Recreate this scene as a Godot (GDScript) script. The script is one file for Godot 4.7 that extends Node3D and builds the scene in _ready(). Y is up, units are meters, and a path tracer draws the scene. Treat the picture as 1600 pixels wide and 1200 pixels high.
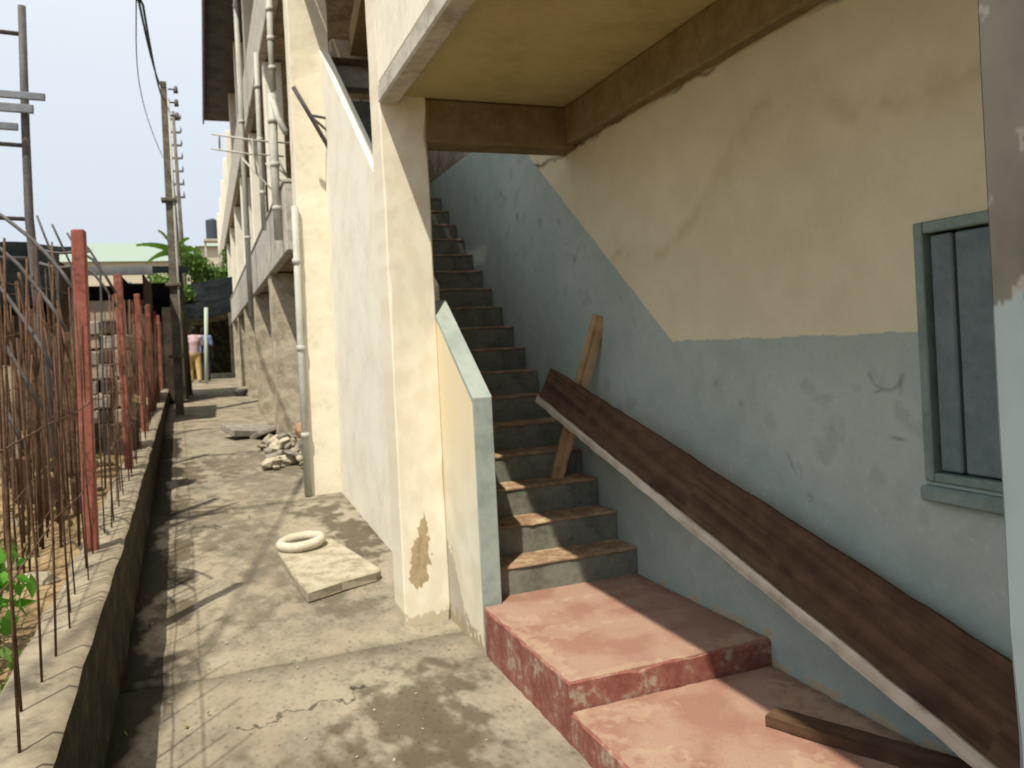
extends Node3D

var rng := RandomNumberGenerator.new()
var taken := {}
var uvf = null
var M := {}


func _ready() -> void:
	rng.seed = 20417
	make_camera_and_light()
	make_materials()
	make_ground()
	make_building()
	make_staircase()
	make_boundary_wall()
	make_yard()
	make_fence()
	make_street_things()
	make_loose_things()
	make_people()


func make_camera_and_light() -> void:
	var cam := Camera3D.new()
	cam.name = "camera"
	var yaw := deg_to_rad(21.0)
	var roll := deg_to_rad(2.9)
	var f := Vector3(sin(yaw), 0, -cos(yaw))
	var r0 := Vector3(cos(yaw), 0, sin(yaw))
	var r := r0 * cos(roll) - Vector3.UP * sin(roll)
	var u := Vector3.UP * cos(roll) + r0 * sin(roll)
	cam.transform = Transform3D(Basis(r, u, -f), Vector3(0, 1.5, 0))
	var lens := CameraAttributesPhysical.new()
	lens.frustum_focal_length = 4.3
	lens.exposure_aperture = 1.6
	lens.frustum_focus_distance = 1.1
	lens.frustum_near = 0.05
	lens.frustum_far = 600.0
	cam.attributes = lens
	cam.projection = Camera3D.PROJECTION_FRUSTUM
	cam.near = 0.05
	cam.far = 600.0
	cam.size = 0.05 * 1200.0 / 1255.0
	cam.frustum_offset = Vector2(0, -0.05 * 63.0 / 1255.0)
	add_child(cam)
	cam.current = true
	var env := Environment.new()
	env.background_mode = Environment.BG_SKY
	var sm := ProceduralSkyMaterial.new()
	sm.sky_top_color = Color(1.0, 1.0, 1.0)
	sm.sky_horizon_color = Color(0.72, 0.763, 0.808)
	sm.sky_curve = 1.0
	sm.ground_bottom_color = Color(0.5, 0.45, 0.38)
	sm.ground_horizon_color = Color(0.72, 0.72, 0.68)
	sm.sun_angle_max = 8.0
	var fn := FastNoiseLite.new()
	fn.seed = 3
	fn.frequency = 0.006
	fn.fractal_octaves = 4
	var im := fn.get_seamless_image(512, 256)
	im.convert(Image.FORMAT_RGBA8)
	for y in 256:
		for x in 512:
			var v: float = clampf((im.get_pixel(x, y).r - 0.42) * 1.6, 0.0, 1.0) * 0.07
			im.set_pixel(x, y, Color(1, 1, 1, v))
	sm.sky_cover = ImageTexture.create_from_image(im)
	var sky := Sky.new()
	sky.sky_material = sm
	env.sky = sky
	env.tonemap_mode = Environment.TONE_MAPPER_LINEAR
	env.tonemap_exposure = 1.35
	env.sdfgi_enabled = true
	env.ssao_enabled = true
	env.ssil_enabled = true
	var we := WorldEnvironment.new()
	we.name = "environment"
	we.environment = env
	add_child(we)
	var sun := DirectionalLight3D.new()
	sun.name = "sun"
	var d := Vector3(0.33, -1.0, -0.42).normalized()
	sun.basis = Basis.looking_at(d, Vector3(0, 0, -1))
	sun.light_energy = 1.35
	sun.light_color = Color(1.0, 0.96, 0.885)
	sun.light_angular_distance = 0.7
	sun.shadow_enabled = true
	add_child(sun)


# ---------------------------------------------------------------- helpers
func numbered(n: String) -> String:
	if not taken.has(n):
		taken[n] = 0
		return n
	taken[n] += 1
	return "%s_%03d" % [n, taken[n]]


func part_name(parent: Node, n: String) -> String:
	if not parent.has_node(NodePath(n)):
		return n
	var i := 1
	while parent.has_node(NodePath("%s_%03d" % [n, i])):
		i += 1
	return "%s_%03d" % [n, i]


func new_st(smooth := false) -> SurfaceTool:
	var st := SurfaceTool.new()
	st.begin(Mesh.PRIMITIVE_TRIANGLES)
	st.set_smooth_group(0 if smooth else -1)
	return st


func tag(o: Node, label: String, category: String, group := "", kind := "") -> void:
	o.set_meta("label", label)
	if category:
		o.set_meta("category", category)
	if group:
		o.set_meta("group", group)
	if kind:
		o.set_meta("kind", kind)


func thing(called: String, label: String, category: String, at: Vector3, group := "") -> Node3D:
	var o := Node3D.new()
	o.name = numbered(called)
	o.position = at
	add_child(o, true)
	tag(o, label, category, group)
	return o


func where(n: Node) -> Vector3:
	var p := Vector3.ZERO
	while n is Node3D and n != self:
		p += n.position
		n = n.get_parent()
	return p


# commits a tool that holds world coordinates as one mesh under parent; at = its own base point
func obj(called: String, st: SurfaceTool, m: Material, parent: Node = self, at = null) -> MeshInstance3D:
	st.generate_normals()
	var raw := st.commit()
	var o := MeshInstance3D.new()
	var base: Vector3 = where(parent)
	var p: Vector3 = base if at == null else at
	var s2 := SurfaceTool.new()
	s2.append_from(raw, 0, Transform3D(Basis(), -p))
	o.mesh = s2.commit()
	o.mesh.surface_set_material(0, m)
	o.position = p - base
	o.name = numbered(called) if parent == self else part_name(parent, called)
	parent.add_child(o, true)
	return o


func struct(called: String, st: SurfaceTool, m: Material, parent: Node = self) -> MeshInstance3D:
	var o := obj(called, st, m, parent)
	if parent == self:
		o.set_meta("kind", "structure")
	return o


func vtx(st: SurfaceTool, p: Vector3) -> void:
	if uvf != null:
		st.set_uv(uvf.call(p))
	st.add_vertex(p)


func tri(st: SurfaceTool, a: Vector3, b: Vector3, c: Vector3, out: Vector3) -> void:
	if (b - a).cross(c - a).dot(out) > 0.0:
		var t := b
		b = c
		c = t
	vtx(st, a)
	vtx(st, b)
	vtx(st, c)


func quad(st: SurfaceTool, a: Vector3, b: Vector3, c: Vector3, d: Vector3, out: Vector3) -> void:
	tri(st, a, b, c, out)
	tri(st, a, c, d, out)


# a box with chamfered edges; c = centre, s = size
func box(st: SurfaceTool, c: Vector3, s: Vector3, ch := 0.006, b := Basis()) -> void:
	var h := s * 0.5
	ch = minf(maxf(ch, 0.0008), minf(h.x, minf(h.y, h.z)) * 0.45)
	var v := {}
	for i in 8:
		var sg := Vector3(1 if i & 1 else -1, 1 if i & 2 else -1, 1 if i & 4 else -1)
		for ax in 3:
			var p := h - Vector3(ch, ch, ch)
			p[ax] = h[ax]
			v[i * 3 + ax] = c + b * (p * sg)
	for ax in 3:
		var u := (ax + 1) % 3
		var w := (ax + 2) % 3
		for k in 2:
			var o: int = k << ax
			var e: Vector3 = b[ax] * (1.0 if k else -1.0)
			quad(st, v[o * 3 + ax], v[(o | 1 << u) * 3 + ax], v[(o | 1 << u | 1 << w) * 3 + ax], v[(o | 1 << w) * 3 + ax], e)
		for k in 4:
			var lo: int = ((k & 1) << u) | ((k >> 1) << w)
			var hi: int = lo | 1 << ax
			var e2: Vector3 = b[u] * (1.0 if k & 1 else -1.0) + b[w] * (1.0 if k >> 1 else -1.0)
			quad(st, v[lo * 3 + u], v[hi * 3 + u], v[hi * 3 + w], v[lo * 3 + w], e2)
	for i in 8:
		var sg := Vector3(1 if i & 1 else -1, 1 if i & 2 else -1, 1 if i & 4 else -1)
		tri(st, v[i * 3], v[i * 3 + 1], v[i * 3 + 2], b * sg)


func mm(st: SurfaceTool, x0: float, x1: float, y0: float, y1: float, z0: float, z1: float, ch := 0.006) -> void:
	box(st, Vector3(x0 + x1, y0 + y1, z0 + z1) * 0.5, Vector3(absf(x1 - x0), absf(y1 - y0), absf(z1 - z0)), ch)


func boxed(called: String, x0: float, x1: float, y0: float, y1: float, z0: float, z1: float, m: Material, parent: Node, ch := 0.006) -> MeshInstance3D:
	var st := new_st()
	mm(st, x0, x1, y0, y1, z0, z1, ch)
	return obj(called, st, m, parent)


func tube(st: SurfaceTool, pts: Array, r: float, sides := 7, r2 := -1.0, close := false) -> void:
	if r2 < 0.0:
		r2 = r
	var n := pts.size()
	var rings := []
	for i in n:
		var a: Vector3 = pts[(i - 1 + n) % n] if close else pts[maxi(i - 1, 0)]
		var c: Vector3 = pts[(i + 1) % n] if close else pts[mini(i + 1, n - 1)]
		var d := (c - a).normalized()
		var side := d.cross(Vector3.UP if absf(d.y) < 0.9 else Vector3.RIGHT).normalized()
		var up := side.cross(d)
		var rr := lerpf(r, r2, float(i) / maxi(n - 1, 1))
		var ring := []
		for k in sides:
			var t := TAU * k / sides
			ring.append(pts[i] + (side * cos(t) + up * sin(t)) * rr)
		rings.append(ring)
	for i in (n if close else n - 1):
		var p: Array = rings[i]
		var q: Array = rings[(i + 1) % n]
		var mid: Vector3 = (pts[i] + pts[(i + 1) % n]) * 0.5
		for k in sides:
			var k2 := (k + 1) % sides
			quad(st, p[k], q[k], q[k2], p[k2], (p[k] + q[k2]) * 0.5 - mid)
	if not close:
		for e in [0, n - 1]:
			var out: Vector3 = pts[e] - pts[1 if e == 0 else n - 2]
			for k in sides:
				tri(st, pts[e], rings[e][k], rings[e][(k + 1) % sides], out)


# extrudes a polygon along an axis. axis 0: poly is (z, y); axis 1: (x, z); axis 2: (x, y)
func prism(st: SurfaceTool, poly: PackedVector2Array, axis: int, lo: float, hi: float) -> void:
	var at := func(p: Vector2, k: float) -> Vector3:
		return Vector3(k, p.y, p.x) if axis == 0 else Vector3(p.x, k, p.y) if axis == 1 else Vector3(p.x, p.y, k)
	var e := Vector3.ZERO
	e[axis] = 1.0
	var idx := Geometry2D.triangulate_polygon(poly)
	for i in range(0, idx.size(), 3):
		tri(st, at.call(poly[idx[i]], hi), at.call(poly[idx[i + 1]], hi), at.call(poly[idx[i + 2]], hi), e)
		tri(st, at.call(poly[idx[i]], lo), at.call(poly[idx[i + 1]], lo), at.call(poly[idx[i + 2]], lo), -e)
	var cw := Geometry2D.is_polygon_clockwise(poly)
	for i in poly.size():
		var a := poly[i]
		var b := poly[(i + 1) % poly.size()]
		var nrm := (b - a).orthogonal() * (1.0 if cw else -1.0)
		var out: Vector3 = at.call(nrm, 0.0)
		quad(st, at.call(a, lo), at.call(b, lo), at.call(b, hi), at.call(a, hi), out)


# a rough stone: a squashed, noisy ball of flat faces
func rock(st: SurfaceTool, c: Vector3, s: Vector3, sides := 7, rough := 0.25, b := Basis()) -> void:
	var rows := 4
	var g := []
	for j in range(rows + 1):
		var line := []
		for k in sides:
			var ph := PI * j / rows
			var th := TAU * (k + 0.5 * (j % 2)) / sides
			var rr := 1.0 - rough * rng.randf()
			if j == 0 or j == rows:
				th = 0.0
				rr = 1.0 - rough * 0.6
			var p := Vector3(sin(ph) * cos(th), cos(ph), sin(ph) * sin(th)) * rr
			p.y = clampf(p.y, -0.72, 0.72)
			line.append(c + b * (p * s * 0.5))
		g.append(line)
	for j in rows:
		for k in sides:
			var k2 := (k + 1) % sides
			var o: Vector3 = (g[j][k] + g[j + 1][k2]) * 0.5 - c
			if j > 0:
				tri(st, g[j][k], g[j][k2], g[j + 1][k2] if j % 2 else g[j + 1][k], o)
			if j < rows - 1:
				tri(st, g[j][k] if j % 2 else g[j][k2], g[j + 1][k], g[j + 1][k2], o)


# a masonry post whose corners wander a little and are knocked off in places
func rough_post(st: SurfaceTool, x0: float, x1: float, y0: float, y1: float, z0: float, z1: float, jit := 0.004) -> void:
	var prev := []
	var n := int(maxf(4.0, (y1 - y0) / 0.14))
	for i in range(n + 1):
		var y := lerpf(y0, y1, float(i) / n)
		var ring := []
		for q in [[x0, z1, 1, -1], [x1, z1, -1, -1], [x1, z0, -1, 1], [x0, z0, 1, 1]]:
			var c := 0.006 + 0.004 * rng.randf() + (0.016 * rng.randf() if rng.randf() < 0.14 else 0.0)
			var dx := (rng.randf() - 0.5) * jit
			var dz := (rng.randf() - 0.5) * jit
			var A := Vector3(q[0] + dx, y, q[1] + dz + c * q[3])
			var B := Vector3(q[0] + dx + c * q[2], y, q[1] + dz)
			if q[2] * q[3] < 0:
				ring.append_array([A, B])
			else:
				ring.append_array([B, A])
		if prev:
			for k in 8:
				var k2 := (k + 1) % 8
				quad(st, prev[k], prev[k2], ring[k2], ring[k], (prev[k] + prev[k2]) * 0.5 - Vector3((x0 + x1) * 0.5, y, (z0 + z1) * 0.5))
		prev = ring
	for k in range(1, 7):
		tri(st, prev[0], prev[k], prev[k + 1], Vector3.UP)


# a cast step: its rim wanders and is chipped; bottom open
func rough_slab(st: SurfaceTool, x0: float, x1: float, y0: float, y1: float, z0: float, z1: float, step := 0.05, jit := 0.006, bevel := 0.008) -> void:
	var rim := []
	var cs := [Vector2(x0, z1), Vector2(x1, z1), Vector2(x1, z0), Vector2(x0, z0)]
	for e in 4:
		var a: Vector2 = cs[e]
		var b: Vector2 = cs[(e + 1) % 4]
		var n := int(maxf(2.0, a.distance_to(b) / step))
		for i in n:
			rim.append(a.lerp(b, float(i) / n))
	var mid := Vector2((x0 + x1) * 0.5, (z0 + z1) * 0.5)
	var low := []
	var side := []
	var top := []
	for p in rim:
		var inw: Vector2 = Vector2(1 if p.x < x0 + 0.001 else -1 if p.x > x1 - 0.001 else 0, 1 if p.y < z0 + 0.001 else -1 if p.y > z1 - 0.001 else 0)
		var chip := bevel * (0.6 + 0.8 * rng.randf()) + (0.02 * rng.randf() if rng.randf() < 0.1 else 0.0)
		var o := rng.randf() * jit
		var s: Vector2 = p + inw * o
		low.append(Vector3(s.x, y0, s.y))
		side.append(Vector3(s.x, y1 - chip * (0.7 + 0.5 * rng.randf()), s.y))
		top.append(Vector3(s.x + inw.x * chip, y1, s.y + inw.y * chip))
	var c := Vector3(mid.x, y1, mid.y)
	for i in rim.size():
		var k := (i + 1) % rim.size()
		var out := Vector3(rim[i].x + rim[k].x - 2.0 * mid.x, 0, rim[i].y + rim[k].y - 2.0 * mid.y)
		quad(st, low[i], low[k], side[k], side[i], out)
		quad(st, side[i], side[k], top[k], top[i], out.normalized() + Vector3.UP)
		tri(st, top[i], top[k], c, Vector3.UP)


func gy(z: float) -> float:
	return clampf((-5.0 - z) * 0.036, 0.0, 0.8)


func yard_y(x: float, z: float) -> float:
	var wall_side := clampf((-x - 0.55) / 0.9, 0.0, 1.0)
	return 0.38 + clampf((-3.0 - z) * 0.055, -0.1, 0.8) * (0.55 + 0.45 * wall_side)


# right edge of the low wall's top
func wall_x(z: float) -> float:
	return -0.43 + 0.022 * (z + 4.0)


func wall_top(z: float) -> float:
	return 0.55 + 0.022 * maxf(0.0, -5.0 - z)


# ---------------------------------------------------------------- textures and materials
func noise_bytes(w: int, h: int, sd: int, freq: float, oct := 4, seamless := true) -> PackedByteArray:
	var fn := FastNoiseLite.new()
	fn.noise_type = FastNoiseLite.TYPE_SIMPLEX_SMOOTH
	fn.seed = sd
	fn.frequency = freq
	fn.fractal_octaves = oct
	var im := fn.get_seamless_image(w, h) if seamless else fn.get_image(w, h)
	im.convert(Image.FORMAT_L8)
	return im.get_data()


func lut(stops: Array) -> PackedByteArray:
	var out := PackedByteArray()
	for i in 256:
		var t := i / 255.0
		var c: Color = stops[0][1]
		for k in range(1, stops.size()):
			if t >= stops[k - 1][0]:
				var w := clampf((t - stops[k - 1][0]) / maxf(stops[k][0] - stops[k - 1][0], 0.001), 0.0, 1.0)
				c = (stops[k - 1][1] as Color).lerp(stops[k][1], w)
		c = c.linear_to_srgb()
		out.append_array([int(c.r * 255.0), int(c.g * 255.0), int(c.b * 255.0)])
	return out


func C(r: float, g: float, b: float) -> Color:
	return Color(r, g, b)


# a triplanar surface whose colour and relief come from three layers of noise
func grain(stops: Array, sd: int, tile: float, rough := 0.9, bump := 0.0, size := 512, freq := 0.008, spec := 0.3) -> StandardMaterial3D:
	var a := noise_bytes(size, size, sd, freq, 5)
	var b := noise_bytes(size, size, sd + 1, freq * 5.0, 3)
	var c := noise_bytes(size, size, sd + 2, freq * 20.0, 2)
	var l := lut(stops)
	var px := PackedByteArray()
	px.resize(size * size * 3)
	var hb := PackedByteArray()
	hb.resize(size * size)
	for i in size * size:
		var v: int = (a[i] * 130 + b[i] * 80 + c[i] * 46) >> 8
		px[i * 3] = l[v * 3]
		px[i * 3 + 1] = l[v * 3 + 1]
		px[i * 3 + 2] = l[v * 3 + 2]
		hb[i] = v
	var m := StandardMaterial3D.new()
	m.albedo_texture = ImageTexture.create_from_image(Image.create_from_data(size, size, false, Image.FORMAT_RGB8, px))
	m.uv1_triplanar = true
	m.uv1_world_triplanar = true
	m.uv1_scale = Vector3.ONE / tile
	m.roughness = rough
	m.metallic_specular = spec
	if bump > 0.0:
		m.heightmap_enabled = true
		m.heightmap_scale = bump
		m.heightmap_texture = ImageTexture.create_from_image(Image.create_from_data(size, size, false, Image.FORMAT_L8, hb))
	return m


func plain(c: Color, rough := 0.8, metal := 0.0) -> StandardMaterial3D:
	var m := StandardMaterial3D.new()
	m.albedo_color = c.linear_to_srgb()
	m.roughness = rough
	m.metallic = metal
	m.metallic_specular = 0.3
	return m


func picture(w: int, h: int, px: PackedByteArray, rough := 0.9, hb := PackedByteArray(), bump := 0.0) -> StandardMaterial3D:
	var m := StandardMaterial3D.new()
	m.albedo_texture = ImageTexture.create_from_image(Image.create_from_data(w, h, false, Image.FORMAT_RGB8, px))
	m.texture_repeat = false
	m.roughness = rough
	m.metallic_specular = 0.3
	if bump > 0.0:
		m.heightmap_enabled = true
		m.heightmap_scale = bump
		m.heightmap_texture = ImageTexture.create_from_image(Image.create_from_data(w, h, false, Image.FORMAT_L8, hb))
	return m


func put_px(px: PackedByteArray, i: int, c: Color) -> void:
	var s := c.linear_to_srgb()
	px[i * 3] = int(clampf(s.r, 0, 1) * 255.0)
	px[i * 3 + 1] = int(clampf(s.g, 0, 1) * 255.0)
	px[i * 3 + 2] = int(clampf(s.b, 0, 1) * 255.0)


func make_materials() -> void:
	M.cream = grain([[0.25, C(0.64, 0.59, 0.46)], [0.45, C(0.73, 0.68, 0.54)], [0.7, C(0.77, 0.725, 0.59)]], 11, 1.7, 0.85, 0.12)
	M.cream_pale = grain([[0.25, C(0.70, 0.665, 0.56)], [0.45, C(0.78, 0.75, 0.645)], [0.7, C(0.82, 0.79, 0.69)]], 21, 1.9, 0.85, 0.12)
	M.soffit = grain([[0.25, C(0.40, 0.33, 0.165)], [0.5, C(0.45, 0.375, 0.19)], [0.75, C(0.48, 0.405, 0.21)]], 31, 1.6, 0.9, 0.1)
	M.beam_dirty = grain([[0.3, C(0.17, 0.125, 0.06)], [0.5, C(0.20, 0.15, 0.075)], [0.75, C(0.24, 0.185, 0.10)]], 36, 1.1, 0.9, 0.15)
	M.blue_pale = grain([[0.3, C(0.25, 0.295, 0.27)], [0.5, C(0.31, 0.36, 0.325)], [0.7, C(0.345, 0.395, 0.36)]], 41, 1.3, 0.7, 0.08)
	M.blue_shutter = grain([[0.3, C(0.105, 0.145, 0.155)], [0.5, C(0.125, 0.168, 0.178)], [0.7, C(0.145, 0.19, 0.20)]], 46, 0.8, 0.6, 0.08)
	M.blue_frame = grain([[0.3, C(0.14, 0.195, 0.175)], [0.5, C(0.17, 0.235, 0.21)], [0.7, C(0.20, 0.265, 0.24)]], 48, 0.9, 0.6, 0.05)
	M.red_top = grain([[0.3, C(0.275, 0.145, 0.105)], [0.45, C(0.31, 0.175, 0.13)], [0.60, C(0.325, 0.195, 0.145)], [0.66, C(0.36, 0.245, 0.165)], [0.75, C(0.40, 0.30, 0.20)]], 51, 1.15, 0.75, 0.1)
	M.red_side = grain([[0.3, C(0.19, 0.065, 0.052)], [0.5, C(0.25, 0.095, 0.075)], [0.62, C(0.28, 0.13, 0.10)], [0.70, C(0.33, 0.25, 0.19)], [0.78, C(0.40, 0.34, 0.27)]], 56, 0.9, 0.7, 0.1)
	M.riser = grain([[0.3, C(0.125, 0.13, 0.105)], [0.5, C(0.175, 0.18, 0.145)], [0.72, C(0.215, 0.215, 0.18)]], 61, 0.8, 0.75, 0.06)
	M.tread = grain([[0.3, C(0.215, 0.135, 0.085)], [0.5, C(0.285, 0.185, 0.118)], [0.62, C(0.36, 0.265, 0.16)], [0.74, C(0.44, 0.35, 0.215)]], 66, 0.7, 0.8, 0.08)
	M.concrete = grain([[0.25, C(0.11, 0.095, 0.07)], [0.42, C(0.22, 0.19, 0.14)], [0.6, C(0.28, 0.24, 0.175)], [0.78, C(0.33, 0.29, 0.215)]], 71, 1.8, 0.95, 0.5)
	M.concrete_grey = grain([[0.3, C(0.16, 0.145, 0.125)], [0.5, C(0.24, 0.22, 0.19)], [0.68, C(0.31, 0.29, 0.255)], [0.74, C(0.42, 0.40, 0.36)]], 76, 0.9, 0.95, 0.25)
	M.slab_pale = grain([[0.3, C(0.24, 0.21, 0.15)], [0.5, C(0.36, 0.32, 0.235)], [0.7, C(0.42, 0.38, 0.29)]], 81, 0.7, 0.95, 0.3)
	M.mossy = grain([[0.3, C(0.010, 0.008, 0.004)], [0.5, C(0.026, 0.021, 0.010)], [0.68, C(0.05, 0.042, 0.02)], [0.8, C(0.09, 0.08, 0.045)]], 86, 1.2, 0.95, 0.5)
	M.pillar_old = grain([[0.28, C(0.31, 0.275, 0.205)], [0.45, C(0.44, 0.39, 0.295)], [0.6, C(0.50, 0.445, 0.34)], [0.75, C(0.57, 0.52, 0.41)]], 91, 1.4, 0.9, 0.2)
	M.ledge = grain([[0.3, C(0.33, 0.305, 0.265)], [0.48, C(0.46, 0.435, 0.385)], [0.7, C(0.54, 0.515, 0.465)]], 96, 1.5, 0.9, 0.2)
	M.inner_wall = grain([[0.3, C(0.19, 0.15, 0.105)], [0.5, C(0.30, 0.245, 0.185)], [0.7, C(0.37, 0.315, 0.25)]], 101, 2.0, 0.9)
	M.soil = grain([[0.25, C(0.10, 0.07, 0.035)], [0.45, C(0.22, 0.155, 0.08)], [0.6, C(0.29, 0.215, 0.12)], [0.78, C(0.36, 0.28, 0.17)]], 106, 1.5, 1.0, 1.2)
	M.rust = grain([[0.3, C(0.055, 0.03, 0.019)], [0.5, C(0.105, 0.06, 0.038)], [0.7, C(0.165, 0.105, 0.068)]], 111, 0.4, 0.9, 0.0, 256)
	M.rust_sheet = grain([[0.3, C(0.04, 0.022, 0.014)], [0.5, C(0.085, 0.048, 0.03)], [0.72, C(0.13, 0.085, 0.055)]], 114, 1.3, 0.85)
	M.red_post = grain([[0.3, C(0.11, 0.045, 0.032)], [0.45, C(0.23, 0.075, 0.055)], [0.62, C(0.27, 0.095, 0.072)], [0.78, C(0.31, 0.14, 0.11)]], 117, 0.5, 0.6, 0.05, 256)
	M.wood_dark = wood([C(0.05, 0.029, 0.018), C(0.08, 0.046, 0.028), C(0.11, 0.066, 0.04)], 121)
	M.wood_pale = wood([C(0.20, 0.13, 0.065), C(0.36, 0.25, 0.135), C(0.46, 0.34, 0.20)], 131)
	M.wood_edge = wood([C(0.30, 0.25, 0.19), C(0.45, 0.39, 0.31), C(0.55, 0.49, 0.41)], 136)
	M.steel_dark = grain([[0.3, C(0.07, 0.065, 0.065)], [0.6, C(0.13, 0.125, 0.13)]], 141, 0.5, 0.6, 0.0, 256)
	M.plate_blue = grain([[0.3, C(0.13, 0.15, 0.19)], [0.6, C(0.20, 0.22, 0.26)]], 144, 0.7, 0.6, 0.0, 256)
	M.pole = grain([[0.3, C(0.10, 0.09, 0.07)], [0.55, C(0.155, 0.14, 0.11)], [0.75, C(0.20, 0.185, 0.15)]], 147, 0.9, 0.95, 0.15, 256)
	M.pvc = grain([[0.3, C(0.36, 0.365, 0.325)], [0.6, C(0.47, 0.475, 0.43)]], 151, 0.8, 0.5, 0.0, 256)
	M.tarp = grain([[0.3, C(0.006, 0.009, 0.009)], [0.6, C(0.014, 0.017, 0.018)], [0.8, C(0.026, 0.028, 0.03)]], 154, 1.4, 1.0, 0.4, 256, 0.008, 0.05)
	M.roof_sheet = grain([[0.3, C(0.06, 0.062, 0.068)], [0.6, C(0.10, 0.10, 0.105)]], 157, 1.6, 0.85, 0.0, 256)
	M.shed_dark = grain([[0.3, C(0.035, 0.027, 0.02)], [0.6, C(0.075, 0.06, 0.045)]], 160, 1.5, 0.95, 0.2, 256)
	M.leaf = plain(C(0.075, 0.14, 0.028), 0.6)
	M.leaf.backlight_enabled = true
	M.leaf.backlight = Color(0.25, 0.4, 0.1)
	M.leaf_bright = plain(C(0.09, 0.24, 0.03), 0.6)
	M.leaf_bright.backlight_enabled = true
	M.leaf_bright.backlight = Color(0.25, 0.5, 0.08)
	M.leaf_dry = plain(C(0.17, 0.14, 0.05), 0.8)
	M.bark = plain(C(0.10, 0.075, 0.05), 0.95)
	M.cable = plain(C(0.03, 0.032, 0.036), 0.7)
	M.tank = plain(C(0.05, 0.065, 0.085), 0.6)
	M.house_roof = plain(C(0.25, 0.31, 0.265), 0.7)
	M.house_wall = plain(C(0.50, 0.46, 0.36), 0.9)
	M.green_post = plain(C(0.42, 0.50, 0.42), 0.7)
	M.ceramic = grain([[0.3, C(0.42, 0.38, 0.29)], [0.6, C(0.58, 0.54, 0.44)]], 163, 0.5, 0.5, 0.0, 256)
	M.crack = plain(C(0.02, 0.017, 0.012), 1.0)
	make_path_picture()
	make_wall_picture()
	make_column_pictures()
	make_landing_picture()


# wood with grain that runs along the object's own x axis
func wood(c: Array, sd: int) -> StandardMaterial3D:
	var w := 512
	var h := 128
	var a := noise_bytes(w, h, sd, 0.02, 3)
	var b := noise_bytes(h, h, sd + 5, 0.06, 3)
	var l := lut([[0.2, c[0]], [0.5, c[1]], [0.8, c[2]]])
	var px := PackedByteArray()
	px.resize(w * h * 3)
	for y in h:
		for x in w:
			var i := y * w + x
			var s: int = b[y * h + (x >> 5)]
			var yy := y
			var dark := 0.0
			for q in [[60, 30, 9.0], [210, 90, 13.0], [330, 52, 7.0], [440, 110, 10.0]]:
				var dx: float = (x - q[0]) / (q[2] * 2.2)
				var dy: float = (y - q[1]) / q[2]
				var e := exp(-dx * dx - dy * dy)
				yy += int(e * 14.0 * signf(dy))
				dark = maxf(dark, exp(-(dx * dx + dy * dy) * 5.0))
			s = b[posmod(yy, h) * h + (x >> 5)]
			var v := clampi(((a[i] * 96 + s * 160) >> 8) - int(dark * 90.0), 0, 255)
			px[i * 3] = l[v * 3]
			px[i * 3 + 1] = l[v * 3 + 1]
			px[i * 3 + 2] = l[v * 3 + 2]
	var m := StandardMaterial3D.new()
	m.albedo_texture = ImageTexture.create_from_image(Image.create_from_data(w, h, false, Image.FORMAT_RGB8, px))
	m.uv1_triplanar = true
	m.uv1_scale = Vector3(0.7, 3.0, 3.0)
	m.roughness = 0.85
	m.metallic_specular = 0.25
	return m


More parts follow.
